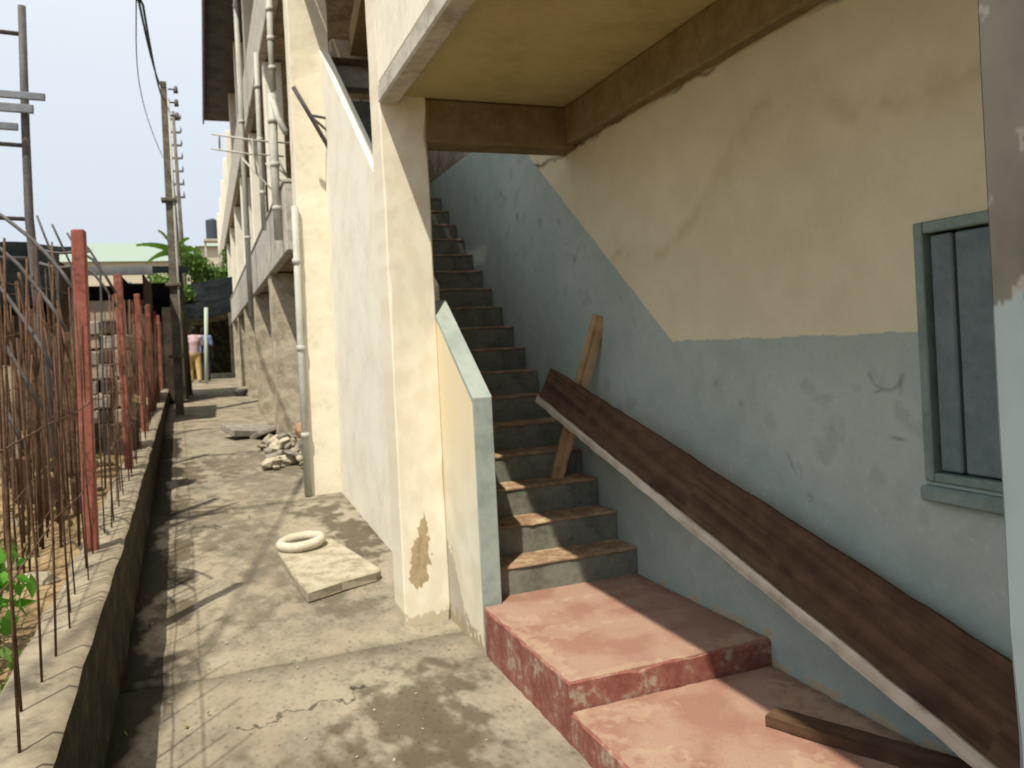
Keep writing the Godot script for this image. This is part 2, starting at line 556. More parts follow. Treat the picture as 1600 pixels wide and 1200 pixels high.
func make_path_picture() -> void:
	var w := 512
	var h := 2048
	var a := noise_bytes(w, h, 201, 0.006, 5, false)
	var b := noise_bytes(w, h, 202, 0.03, 4, false)
	var c := noise_bytes(w, h, 203, 0.16, 2, false)
	var d := noise_bytes(w, h, 204, 0.012, 4, false)
	var px := PackedByteArray()
	px.resize(w * h * 3)
	var hb := PackedByteArray()
	hb.resize(w * h)
	# stains and dark blots: x, z, rx, rz, strength
	var stains_and_blots := [[0.72, -3.3, 0.34, 0.5, 0.9], [0.45, -2.75, 0.25, 0.3, 0.6], [-0.22, -5.2, 0.12, 0.25, 1.0], [-0.24, -6.6, 0.13, 0.5, 1.0], [-0.26, -8.2, 0.15, 0.5, 1.0],
		[-0.2, -10.2, 0.17, 0.9, 0.9], [1.02, -6.6, 0.2, 1.1, 1.1], [0.9, -7.4, 0.25, 0.5, 0.9], [0.25, -6.5, 0.3, 1.0, 0.35], [0.5, -8.8, 0.5, 1.0, 0.35], [0.6, -5.2, 0.2, 0.3, 0.5],
		[0.1, -2.6, 0.25, 0.5, 0.55], [0.0, -7.4, 0.3, 1.2, 0.6], [0.35, -10.5, 0.5, 0.9, 0.6], [0.75, -4.75, 0.2, 0.2, 0.5], [0.15, -5.0, 0.2, 0.35, 0.5], [0.9, -9.6, 0.4, 0.5, 0.5], [-0.1, -4.4, 0.2, 0.3, 0.3]]
	for y in h:
		var z := 2.0 - 16.4 * y / h
		for x in w:
			var i := y * w + x
			var wx := -1.0 + 2.6 * x / w
			var v := (a[i] * 0.45 + b[i] * 0.35 + c[i] * 0.2) / 255.0
			var col := C(0.165, 0.145, 0.11).lerp(C(0.30, 0.265, 0.20), clampf((v - 0.3) * 2.4, 0, 1))
			var pink := clampf((d[i] / 255.0 - 0.52) * 4.0, 0, 1)
			col = col.lerp(C(0.31, 0.26, 0.195), pink * 0.45)
			var s := 0.0
			for q in stains_and_blots:
				var e: float = Vector2((wx - q[0]) / q[2], (z - q[1]) / q[3]).length() + (b[i] / 255.0 - 0.5) * 1.5 + (a[i] / 255.0 - 0.5) * 0.8
				s = maxf(s, clampf((1.0 - e) * 2.2, 0, 1) * q[4])
			col = col.lerp(C(0.075, 0.06, 0.038), clampf(s, 0, 1) * 0.78)
			var wall_dist := wx - (-0.43 + 0.022 * (z + 4.0))
			var strip := clampf((0.17 + clampf((-4.1 - z) * 0.3, -0.13, 0.03) + (a[i] / 255.0 - 0.5) * 0.5 - wall_dist) * 14.0, 0, 1)
			col = col.lerp(C(0.022, 0.017, 0.010), strip * 0.93)  # deep shade beside the low wall, painted into the path colour
			var crack_z := -3.45 - 0.2 * wx + (b[i] / 255.0 - 0.5) * 0.25
			if absf(z - crack_z) < 0.008 and wx > 0.05 and wx < 0.65:
				col = col * 0.35
			if c[i] < 52:
				col = col * 0.7
			put_px(px, i, col)
			hb[i] = int(clampf((v * 0.8 - s * 0.08 + 0.1), 0, 1) * 255.0)
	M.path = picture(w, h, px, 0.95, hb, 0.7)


func path_uv(p: Vector3) -> Vector2:
	return Vector2((p.x + 1.0) / 2.6, (2.0 - p.z) / 16.4)


func make_wall_picture() -> void:
	var w := 2048
	var h := 704
	var a := noise_bytes(w, h, 211, 0.004, 4, false)
	var b := noise_bytes(w, h, 212, 0.02, 4, false)
	var c := noise_bytes(w, h, 213, 0.15, 2, false)
	var px := PackedByteArray()
	px.resize(w * h * 3)
	# scuffs on the blue paint: z, y, half length, slope angle, half width
	var scuffs := [[-2.02, 1.12, 0.05, 0.0, 0.006], [-2.1, 1.28, 0.035, 0.3, 0.005], [-2.0, 1.31, 0.05, 1.5, 0.010], [-2.55, 0.98, 0.06, -1.0, 0.009], [-2.45, 0.86, 0.03, -0.8, 0.012], [-2.85, 1.2, 0.02, 0.6, 0.02],
		[-3.02, 1.28, 0.04, 0.2, 0.012], [-3.72, 1.58, 0.07, -1.0, 0.006], [-3.85, 1.72, 0.02, 0.4, 0.02], [-4.6, 2.25, 0.05, -0.7, 0.02], [-4.9, 2.3, 0.06, -1.2, 0.025], [-5.3, 2.4, 0.05, -1.0, 0.03],
		[-5.6, 2.62, 0.05, -1.1, 0.03], [-4.4, 2.0, 0.05, -0.8, 0.02], [-6.2, 2.7, 0.08, -1.0, 0.02]]
	for y in h:
		var wy := 3.1 - 3.2 * y / h
		for x in w:
			var i := y * w + x
			var z := -8.7 + 9.3 * x / w
			var v := (a[i] * 0.5 + b[i] * 0.35 + c[i] * 0.15) / 255.0
			var col: Color
			var edge := maxf(1.475, 1.475 + (-3.36 - z) * 0.775) + (b[i] / 255.0 - 0.5) * 0.012
			if wy < edge:
				col = C(0.285, 0.345, 0.31).lerp(C(0.35, 0.415, 0.375), clampf((v - 0.35) * 3.0, 0, 1))
				for q in scuffs:
					var dz: float = z - q[0]
					var dy: float = wy - q[1]
					if absf(dz) < 0.12 and absf(dy) < 0.12:
						var u: float = dz * cos(q[3]) + dy * sin(q[3])
						var t: float = -dz * sin(q[3]) + dy * cos(q[3]) + (b[i] / 255.0 - 0.5) * 0.02
						var fade := exp(-pow(u / (q[2] * 0.6), 2.0) - pow(t / (q[4] * 0.7 + 0.002), 2.0))
						col = col.lerp(C(0.15, 0.19, 0.18), fade * (0.35 + 0.5 * a[i] / 255.0))
				var arc := absf(Vector2(z + 2.06, wy - 1.36).length() - 0.075)
				if wy < 1.345 and arc < 0.02:
					col = col.lerp(C(0.16, 0.20, 0.19), exp(-pow(arc / 0.007, 2.0)) * 0.6)
				var grime := clampf((b[i] / 255.0 - 0.60) * 6.0, 0, 1) * clampf((a[i] / 255.0 - 0.4) * 4.0, 0, 1)
				col = col.lerp(C(0.22, 0.255, 0.23), grime * 0.45)
				if c[i] > 205 and b[i] > 150:
					col = col.lerp(C(0.45, 0.46, 0.40), 0.6)
				var low := maxf(0.127, 0.235 if z < -2.72 else 0.127)
				if z > -3.7 and wy < low + 0.02 + (b[i] / 255.0 - 0.45) * 0.055 and b[i] > 124:
					col = C(0.40, 0.34, 0.24)
			else:
				col = C(0.545, 0.49, 0.335).lerp(C(0.62, 0.565, 0.40), clampf((v - 0.3) * 2.5, 0, 1))
				# old damp marks that run across the upper wall
				var band := absf(wy - (2.13 + 0.17 * sin((z + 2.9) * 2.2) + 0.1 * (z + 2.5)) + (a[i] / 255.0 - 0.5) * 0.5)
				col = col.lerp(C(0.39, 0.34, 0.20), clampf(1.0 - band * 9.0, 0, 1) * clampf((b[i] / 255.0 - 0.35) * 3.0, 0, 1) * 0.55)
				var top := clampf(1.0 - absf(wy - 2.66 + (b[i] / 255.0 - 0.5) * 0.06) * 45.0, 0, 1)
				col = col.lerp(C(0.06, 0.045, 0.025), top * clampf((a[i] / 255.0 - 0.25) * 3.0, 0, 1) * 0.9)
			put_px(px, i, col)
	M.stair_wall = picture(w, h, px, 0.8)


func wall_uv(p: Vector3) -> Vector2:
	return Vector2((p.z + 8.7) / 9.3, (3.1 - p.y) / 3.2)


func make_landing_picture() -> void:
	var w := 384
	var h := 1024
	var a := noise_bytes(w, h, 231, 0.008, 5, false)
	var b := noise_bytes(w, h, 232, 0.035, 4, false)
	var c := noise_bytes(w, h, 233, 0.2, 2, false)
	var px := PackedByteArray()
	px.resize(w * h * 3)
	# places where the red paint is worn through: x, z, rx, rz
	var worn := [[1.30, -3.45, 0.13, 0.14], [1.42, -3.22, 0.16, 0.09], [1.64, -3.22, 0.12, 0.03], [1.97, -2.77, 0.22, 0.06], [1.45, -2.75, 0.3, 0.03], [1.40, -2.62, 0.17, 0.08], [1.31, -2.28, 0.12, 0.16], [2.03, -2.25, 0.10, 0.5],
		[1.70, -2.05, 0.1, 0.12], [1.24, -3.0, 0.05, 0.5], [1.24, -2.2, 0.04, 0.4], [1.75, -3.6, 0.4, 0.05]]
	for y in h:
		var z := -3.9 + 2.9 * y / h
		for x in w:
			var i := y * w + x
			var wx := 1.18 + 0.96 * x / w
			var n := b[i] / 255.0 - 0.5
			var g := a[i] / 255.0
			var col := C(0.275, 0.15, 0.11).lerp(C(0.335, 0.20, 0.15), clampf((g - 0.3) * 2.4, 0, 1))
			# dust trodden into the middle
			col = col.lerp(C(0.33, 0.245, 0.18), clampf(g * 1.6 - 0.55 + n * 0.5, 0, 1) * 0.5)
			var s := 0.0
			for q in worn:
				var e: float = Vector2((wx - q[0]) / q[2], (z - q[1]) / q[3]).length() + n * 1.9 + (g - 0.5) * 0.8 + 0.22
				s = maxf(s, clampf((1.0 - e) * 3.0, 0, 1))
			col = col.lerp(C(0.385, 0.285, 0.195), s * (0.35 + 0.4 * g))
			var grime := clampf(1.0 - absf(wx - 2.11) * 14.0 + n * 1.2, 0, 1)
			col = col.lerp(C(0.16, 0.11, 0.075), grime * 0.6)
			if c[i] < 60:
				col = col * 0.8
			put_px(px, i, col)
	M.red_worn = picture(w, h, px, 0.75)


func landing_uv(p: Vector3) -> Vector2:
	return Vector2((p.x - 1.18) / 0.96, (p.z + 3.9) / 2.9)


func make_column_pictures() -> void:
	var w := 128
	var h := 1024
	var a := noise_bytes(w, h, 221, 0.02, 4, false)
	var b := noise_bytes(w, h, 222, 0.06, 4, false)
	var px := PackedByteArray()
	px.resize(w * h * 3)
	for y in h:
		var wy := 4.2 * (1.0 - float(y) / h)
		for x in w:
			var i := y * w + x
			var wx := 0.9 + 0.35 * x / w
			var n := b[i] / 255.0 - 0.5
			var col := C(0.72, 0.66, 0.525).lerp(C(0.78, 0.735, 0.605), clampf((a[i] / 255.0 - 0.3) * 2.5, 0, 1))
			# plaster fallen off in a long tongue near the foot
			var cx := 1.05 + (wy - 0.40) * 0.14 + n * 0.05
			var half := 0.055 * clampf((0.62 - wy) / 0.25, 0, 1) * clampf((wy - 0.19) / 0.06, 0, 1)
			if absf(wx - cx) < half:
				col = C(0.42, 0.33, 0.20).lerp(C(0.33, 0.25, 0.15), clampf(n * 3.0, 0, 1))
			if wy < 0.06 + n * 0.08:
				col = col.lerp(C(0.36, 0.30, 0.2), 0.6)
			put_px(px, i, col)
	M.column_cream = picture(w, h, px, 0.85)
	w = 256
	h = 512
	a = noise_bytes(w, h, 223, 0.01, 4, false)
	b = noise_bytes(w, h, 224, 0.04, 4, false)
	px = PackedByteArray()
	px.resize(w * h * 3)
	for y in h:
		var wy := 1.8 * (1.0 - float(y) / h)
		for x in w:
			var i := y * w + x
			var wz := -4.4 + 0.8 * x / w
			var n := b[i] / 255.0 - 0.5
			var col := C(0.64, 0.60, 0.47).lerp(C(0.72, 0.69, 0.57), clampf((a[i] / 255.0 - 0.3) * 2.5, 0, 1))
			col = col.lerp(C(0.74, 0.64, 0.43), clampf((wy - 0.5) * 1.6, 0, 1))
			# grey patch where the paint is gone, low at the back
			var t := clampf((0.46 - wy) / 0.5, 0, 1)
			if wz < -4.27 + 0.42 * t + n * 0.16 and wy < 0.44:
				col = C(0.40, 0.37, 0.31).lerp(C(0.47, 0.44, 0.37), a[i] / 255.0)
			if wy < 0.07 + n * 0.15:
				col = C(0.38, 0.32, 0.22)
			put_px(px, i, col)
	M.parapet = picture(w, h, px, 0.85)
	w = 256
	h = 512
	a = noise_bytes(w, h, 225, 0.012, 5, false)
	b = noise_bytes(w, h, 226, 0.07, 4, false)
	px = PackedByteArray()
	px.resize(w * h * 3)
	for y in h:
		var wy := 3.0 * (1.0 - float(y) / h)
		for x in w:
			var i := y * w + x
			var n := b[i] / 255.0 - 0.5
			var g := a[i] / 255.0
			var col: Color
			if wy < 1.52 + n * 0.05:
				col = C(0.185, 0.23, 0.235).lerp(C(0.225, 0.275, 0.28), clampf((g - 0.3) * 2.5, 0, 1))
			else:
				col = C(0.095, 0.088, 0.075).lerp(C(0.135, 0.125, 0.107), clampf((g - 0.3) * 2.3 + n * 0.8, 0, 1))
				if n > 0.21:
					col = C(0.21, 0.2, 0.175)
			put_px(px, i, col)
	M.pillar_two_tone = picture(w, h, px, 0.85)


# ---------------------------------------------------------------- ground and path
func make_ground() -> void:
	var st := new_st(true)
	var zs := [30.0, 4.0, -5.0, -10.0, -15.0, -20.0, -27.3, -60.0, -200.0, -500.0]
	var xs := [-300.0, -30.0, -4.0, 3.0, 30.0, 300.0]
	for i in zs.size() - 1:
		for k in xs.size() - 1:
			var p := func(x: float, z: float) -> Vector3: return Vector3(x, gy(z) - 0.06, z)
			quad(st, p.call(xs[k], zs[i]), p.call(xs[k + 1], zs[i]), p.call(xs[k + 1], zs[i + 1]), p.call(xs[k], zs[i + 1]), Vector3.UP)
	struct("ground", st, M.soil)
	var path := Node3D.new()
	path.name = "path"
	path.set_meta("kind", "structure")
	tag(path, "stained concrete footpath running between the low wall and the building", "")
	add_child(path, true)
	var zj := [2.6, -0.95, -4.08, -7.95, -11.4, -14.4, -17.6, -21.0, -25.0, -31.0, -46.0]
	for i in zj.size() - 1:
		var s2 := new_st(true)
		var near: bool = zj[i + 1] >= -14.5
		uvf = path_uv if near else null
		var z0: float = zj[i] - 0.006
		var z1: float = zj[i + 1] + 0.006
		var nz := int(ceil((z0 - z1) / 0.25))
		var nx := 16
		var g := []
		for j in range(nz + 1):
			var line := []
			var z := lerpf(z0, z1, float(j) / nz)
			for k in range(nx + 1):
				var x := lerpf(drain_edge(z), 2.14 if z < -8.0 else 1.27, float(k) / nx)
				var jag := 0.0
				if j == 0 or j == nz:
					jag = (rng.randf() - 0.5) * 0.018
				line.append(Vector3(x, gy(z) + (rng.randf() - 0.5) * 0.006, z + jag))
			g.append(line)
		for j in nz:
			for k in nx:
				quad(s2, g[j][k], g[j][k + 1], g[j + 1][k + 1], g[j + 1][k], Vector3.UP)
		for j in nz:
			var dp := Vector3(0.012, -0.32, 0)
			quad(s2, g[j][0], g[j + 1][0], g[j + 1][0] + dp, g[j][0] + dp, Vector3(-1, 0, 0))
		for k in nx:
			var dn := Vector3(0, -0.07, 0)
			quad(s2, g[0][k], g[0][k + 1], g[0][k + 1] + dn, g[0][k] + dn, Vector3(0, 0, 1))
			quad(s2, g[nz][k], g[nz][k + 1], g[nz][k + 1] + dn, g[nz][k] + dn, Vector3(0, 0, -1))
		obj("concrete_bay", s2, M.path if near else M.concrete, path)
		uvf = null


# ---------------------------------------------------------------- building
func drain_edge(z: float) -> float:
	return wall_x(z) - 0.03


func make_building() -> void:
	var b := thing("apartment_block", "cream painted block of several storeys with open walkways, pillars and a stair bay", "building", Vector3(1.6, 0, -9))
	# back wall of the stair bay, with its window opening
	uvf = wall_uv
	var st := new_st()
	var wz0 := -1.915
	var wz1 := -1.25
	for q in [[-0.1, 3.09, -8.6, wz0], [-0.1, 1.0, wz0, wz1], [1.815, 3.09, wz0, wz1], [-0.1, 3.09, wz1, 5.0]]:
		quad(st, Vector3(2.12, q[0], q[2]), Vector3(2.12, q[1], q[2]), Vector3(2.12, q[1], q[3]), Vector3(2.12, q[0], q[3]), Vector3(-1, 0, 0))
	for q in [[1.0, wz0, 1.815, wz0, Vector3(0, 0, 1)], [1.0, wz1, 1.815, wz1, Vector3(0, 0, -1)], [1.0, wz0, 1.0, wz1, Vector3(0, 1, 0)], [1.815, wz0, 1.815, wz1, Vector3(0, -1, 0)]]:
		quad(st, Vector3(2.12, q[0], q[1]), Vector3(2.12, q[2], q[3]), Vector3(2.225, q[2], q[3]), Vector3(2.225, q[0], q[1]), q[4])
	mm(st, 2.225, 2.34, -0.1, 3.09, -8.6, 5.0, 0.0)
	obj("stair_wall", st, M.stair_wall, b)
	uvf = null
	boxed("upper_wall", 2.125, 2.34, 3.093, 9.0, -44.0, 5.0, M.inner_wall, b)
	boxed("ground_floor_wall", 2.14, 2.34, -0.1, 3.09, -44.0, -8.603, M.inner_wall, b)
	make_window(b, wz0, wz1)
	# over the stair foot
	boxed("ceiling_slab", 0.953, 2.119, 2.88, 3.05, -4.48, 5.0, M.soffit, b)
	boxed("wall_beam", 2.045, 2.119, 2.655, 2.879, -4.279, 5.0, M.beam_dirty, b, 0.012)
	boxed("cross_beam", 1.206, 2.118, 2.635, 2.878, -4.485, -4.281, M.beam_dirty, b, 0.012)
	var fas := boxed("walkway_parapet", 0.945, 1.06, 2.935, 3.95, -4.283, 5.0, M.cream_pale, b, 0.01)
	boxed("drip_edge", 0.941, 1.05, 2.83, 2.9345, -4.284, 5.0, M.ledge, fas, 0.01)
	boxed("rail_groove", 0.937, 0.95, 3.66, 3.69, -4.29, 5.0, M.ledge, fas, 0.008)
	# columns
	var col_uv := func(p: Vector3) -> Vector2: return Vector2((p.x - 0.9) / 0.35, 1.0 - p.y / 4.2)
	uvf = col_uv
	st = new_st()
	rough_post(st, 0.947, 1.205, -0.05, 3.96, -4.53, -4.28)
	var c := obj("column", st, M.column_cream, b)
	uvf = null
	c.set_meta("label", "cream column beside the stair foot with plaster fallen off near its base")
	boxed("column", 0.95, 1.205, 3.963, 9.0, -4.53, -4.282, M.cream_pale, b, 0.012)
	uvf = func(p: Vector3) -> Vector2: return Vector2(fposmod(p.z + p.x, 0.8), 1.0 - p.y / 3.0)
	st = new_st()
	rough_post(st, 0.95, 1.2, -0.05, 2.829, -0.75, -0.5)
	c = obj("column", st, M.pillar_two_tone, b)
	uvf = null
	c.set_meta("label", "bare grey pillar painted pale blue on its lower half")
	st = new_st()
	rough_post(st, 0.92, 1.31, -0.05, 9.0, -8.42, -8.1, 0.006)
	c = obj("column", st, M.cream, b)
	c.set_meta("label", "tall cream column beside the white downpipe")
	# arcade pillars and the upper ones above them
	for i in 8:
		var z := -12.1 - 3.95 * i
		st = new_st()
		rough_post(st, 0.95, 1.36, gy(z) - 0.1, 2.695, z - 0.4, z, 0.012)
		obj("pillar", st, M.pillar_old, b)
		boxed("upper_pillar", 1.0, 1.26, 3.46, 5.79, z - 0.3, z - 0.02, M.cream_pale, b, 0.012)
		boxed("upper_pillar", 1.0, 1.26, 6.76, 9.0, z - 0.3, z - 0.02, M.cream_pale, b, 0.012)
	# first walkway
	boxed("walkway_floor", 1.04, 2.139, 2.72, 2.87, -44.0, -8.43, M.inner_wall, b)
	boxed("stair_head_floor", 1.302, 2.116, 2.72, 2.868, -8.428, -7.3, M.inner_wall, b)
	var p1 := boxed("walkway_parapet", 0.93, 1.037, 2.68, 3.45, -44.0, -9.35, M.ledge, b, 0.012)
	boxed("walkway_end", 1.039, 2.1, 2.69, 2.9, -9.45, -9.35, M.ledge, b, 0.01)
	boxed("coping", 0.915, 1.05, 3.452, 3.49, -44.0, -9.34, M.ledge, p1, 0.006)
	# second walkway
	boxed("walkway_floor", 1.06, 2.122, 5.83, 5.98, -44.0, 5.0, M.inner_wall, b)
	boxed("walkway_parapet", 0.93, 1.055, 5.8, 6.75, -44.0, -8.43, M.ledge, b, 0.012)
	boxed("walkway_parapet", 0.945, 1.055, 5.8, 6.75, -4.27, 5.0, M.cream_pale, b, 0.012)
	# unseen parts added to keep sun and sky light out of the stair bay
	boxed("added_screen_wall", 0.95, 1.05, 3.953, 5.799, -4.275, 5.0, M.cream_pale, b)  # added above the view to stop sun through the upper opening
	boxed("walkway_parapet", 0.945, 1.055, 5.785, 6.75, -8.425, -4.275, M.cream_pale, b, 0.012)
	st = new_st()
	prism(st, PackedVector2Array([Vector2(0.16, -3.7), Vector2(0.944, -3.7), Vector2(0.944, -8.05), Vector2(0.92, -8.05), Vector2(0.74, -6.85)]), 1, 5.62, 5.78)
	obj("added_shade_slab", st, M.cream_pale, b)  # added slab, its edge slanted so its shadow covers the stair opening
	boxed("unseen_cross_wall", 1.203, 2.118, 0.13, 2.878, -0.72, -0.56, M.cream_pale, b)  # out of view; cuts off light from behind the pillar
	# the next flight seen between the columns
	st = new_st()
	prism(st, PackedVector2Array([Vector2(-8.0, 4.45), Vector2(-4.6, 5.83), Vector2(-4.6, 5.98), Vector2(-4.85, 5.98), Vector2(-8.0, 4.7)]), 0, 1.5, 2.1)
	obj("upper_flight", st, M.beam_dirty, b)
	boxed("landing_slab", 1.31, 2.11, 4.42, 4.6, -9.3, -8.0, M.inner_wall, b)
	boxed("landing_beam", 1.31, 2.11, 4.2, 4.419, -8.4, -8.2, M.ledge, b)
	boxed("landing_wall", 1.32, 2.11, 2.88, 4.19, -8.75, -8.6, M.blue_pale, b)
	# roof with its deep eave
	boxed("roof", 0.36, 2.6, 9.02, 9.16, -27.0, 5.0, M.roof_sheet, b)
	boxed("fascia_board", 0.31, 0.357, 8.9, 9.2, -27.0, 5.0, M.plate_blue, b)
	boxed("end_wall", 0.95, 2.12, 6.77, 9.0, -44.2, -44.0, M.cream_pale, b)
	# dark doorways and louvred windows on the walkways' back wall
	for i in 8:
		var z := -10.6 - 3.95 * i
		for y in [2.88, 5.99]:
			boxed("door", 2.09, 2.124, y, y + 2.0, z - 0.85, z, M.blue_shutter, b)
			boxed("window", 2.09, 2.124, y + 0.9, y + 2.0, z - 2.6, z - 1.5, M.shed_dark, b)
	# downpipes on the front
	for q in [[0.80, -14.6, 2.2, 8.9, 0.046], [0.84, -11.3, 3.2, 5.6, 0.033], [0.90, -9.7, 4.6, 5.75, 0.036], [0.875, -9.7, 2.85, 4.55, 0.047], [0.885, -8.06, 0.12, 2.95, 0.033]]:
		st = new_st(true)
		tube(st, [Vector3(q[0], q[2], q[1]), Vector3(q[0], (q[2] + q[3]) * 0.5, q[1]), Vector3(q[0] + 0.01, q[3], q[1])], q[4], 12)
		var dp := obj("downpipe", st, M.pvc, b)
		for k in 3:
			st = new_st(true)
			var y: float = lerpf(q[2], q[3], 0.2 + 0.3 * k)
			tube(st, [Vector3(q[0] + 0.003, y, q[1]), Vector3(q[0] + 0.003, y + 0.05, q[1])], q[4] + 0.009, 12)
			obj("pipe_clamp", st, M.pvc, dp)
	# pipe joint by the column: a sloping branch
	st = new_st(true)
	tube(st, [Vector3(0.875, 4.5, -9.7), Vector3(0.93, 4.25, -9.6), Vector3(1.0, 4.05, -9.5)], 0.038, 10)
	obj("downpipe", st, M.pvc, b)


func make_window(b: Node, z0: float, z1: float) -> void:
	var st := new_st()
	mm(st, 2.108, 2.19, 1.002, 1.813, z0 + 0.001, z0 + 0.036, 0.004)
	mm(st, 2.108, 2.19, 1.002, 1.813, z1 - 0.036, z1 - 0.001, 0.004)
	mm(st, 2.108, 2.19, 1.778, 1.813, z0 + 0.038, z1 - 0.038, 0.004)
	mm(st, 2.108, 2.19, 1.002, 1.03, z0 + 0.038, z1 - 0.038, 0.004)
	var w := obj("window", st, M.blue_frame, b)
	w.set_meta("label", "small blue window closed by board shutters")
	var zz := [z0 + 0.046, -1.783, -1.615, -1.45, z1 - 0.046]
	for i in 4:
		boxed("shutter_board", 2.124 + 0.003 * (i % 2), 2.16, 1.037, 1.77, zz[i] + 0.005, zz[i + 1] - 0.005, M.blue_shutter, w, 0.005)
	boxed("latch", 2.128, 2.14, 1.37, 1.38, z0 + 0.048, z0 + 0.07, M.steel_dark, w, 0.003)
	boxed("backing", 2.2, 2.222, 1.0, 1.815, z0, z1, M.shed_dark, w)
	boxed("sill", 2.085, 2.13, 0.94, 0.99, z0 - 0.005, z1 + 0.05, M.blue_frame, w, 0.01)


# ---------------------------------------------------------------- staircase
func make_staircase() -> void:
	var s := thing("staircase", "steep concrete stair with worn red landing climbing behind the cream parapet", "staircase", Vector3(1.7, 0, -3.7))
	var n := 17
	for i in n:
		var z := -3.808 - 0.2088 * i
		var y := 0.381 + 0.1563 * i
		var wob := (rng.randf() - 0.5) * 0.006
		var d: float = 0.2088 if i < n - 1 else 0.9
		var st := new_st()
		mm(st, 1.302, 2.118, y - 0.30 - (0.1 if i == 0 else 0.0), y - 0.014, z - d - 0.12, z + wob, 0.004)
		var step := obj("step", st, M.riser, s)
		var t := new_st()
		rough_slab(t, 1.303, 2.117, y - 0.0145, y, z - d + 0.002, z + 0.01 + wob, 0.05, 0.006, 0.006)
		obj("tread", t, M.tread, step)
	var st1 := new_st()
	rough_slab(st1, 1.2, 2.118, -0.08, 0.2315, -3.702, -2.725)
	var l := obj("landing", st1, M.red_side, s)
	l.set_meta("label", "red painted landing at the foot of the stair")
	uvf = landing_uv
	st1 = new_st()
	rough_slab(st1, 1.207, 2.117, 0.2215, 0.236, -3.701, -2.732, 0.05, 0.006, 0.004)
	mm(st1, 1.303, 2.117, 0.0, 0.2345, -3.86, -3.69, 0.003)
	obj("landing_top", st1, M.red_worn, l)
	uvf = null
	st1 = new_st()
	rough_slab(st1, 1.2, 2.118, -0.08, 0.1235, -2.72, -1.15)
	l = obj("bottom_step", st1, M.red_side, s)
	uvf = landing_uv
	st1 = new_st()
	rough_slab(st1, 1.207, 2.117, 0.1135, 0.128, -2.7235, -1.157, 0.05, 0.006, 0.004)
	obj("bottom_step_top", st1, M.red_worn, l)
	uvf = null
	# sloping parapet
	var slope := 0.745
	var top := func(z: float) -> float: return 1.245 + (-3.71 - z) * slope
	uvf = func(p: Vector3) -> Vector2: return Vector2((p.z + 4.4) / 0.8, 1.0 - p.y / 1.8)
	st1 = new_st()
	prism(st1, PackedVector2Array([Vector2(-4.40, -0.06), Vector2(-3.714, -0.06), Vector2(-3.714, 1.225), Vector2(-4.40, top.call(-4.40) - 0.02)]), 0, 1.2035, 1.299)
	var par := obj("parapet", st1, M.parapet, s)
	uvf = null
	par.set_meta("label", "cream end of the stair parapet with grey patch at its foot")
	st1 = new_st()
	mm(st1, 1.203, 1.3015, -0.06, 1.245, -3.7135, -3.703, 0.004)
	obj("painted_end", st1, M.blue_pale, par)
	st1 = new_st()
	prism(st1, PackedVector2Array([Vector2(-4.41, top.call(-4.41) - 0.019), Vector2(-3.714, 1.226), Vector2(-3.704, 1.246), Vector2(-4.41, top.call(-4.41))]), 0, 1.2025, 1.3015)
	obj("capping", st1, M.blue_pale, par)
	st1 = new_st()
	prism(st1, PackedVector2Array([Vector2(-8.098, -0.06), Vector2(-4.532, -0.06), Vector2(-4.532, top.call(-4.532)), Vector2(-8.098, top.call(-8.098))]), 0, 1.212, 1.3)
	obj("parapet", st1, M.cream_pale, s)


# ---------------------------------------------------------------- low wall
func make_boundary_wall() -> void:
	var w := thing("boundary_wall", "low mossy concrete wall along the path carrying the rusty fence", "wall", Vector3(-0.55, 0, -8))
	var st := new_st(true)
	var face := new_st(true)
	var prev := []
	var z := 3.0
	while z > -22.1:
		var xr := wall_x(z) + (rng.randf() - 0.5) * 0.012
		var y := wall_top(z) + (rng.randf() - 0.5) * 0.012
		var xl := xr - 0.21 + (rng.randf() - 0.5) * 0.03
		var mid := (xr + xl) * 0.5
		var row := [Vector3(xl, -0.36, z), Vector3(xl, y - 0.025, z), Vector3(xl + 0.02, y, z), Vector3(mid, y + (rng.randf() - 0.4) * 0.012, z), Vector3(xr - 0.02, y, z), Vector3(xr, y - 0.018, z), Vector3(xr + 0.004, y - 0.05, z), Vector3(xr - 0.01, y * 0.5, z), Vector3(xr + 0.01, gy(z) - 0.32, z)]
		if prev:
			for k in row.size() - 1:
				var out := Vector3(-1, 0, 0) if k < 1 else Vector3(0, 1, 0) if k < 5 else Vector3(1, 0, 0)
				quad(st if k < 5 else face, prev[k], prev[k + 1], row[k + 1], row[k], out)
		prev = row
		z -= 0.22
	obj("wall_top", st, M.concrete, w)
	obj("wall_face", face, M.mossy, w)


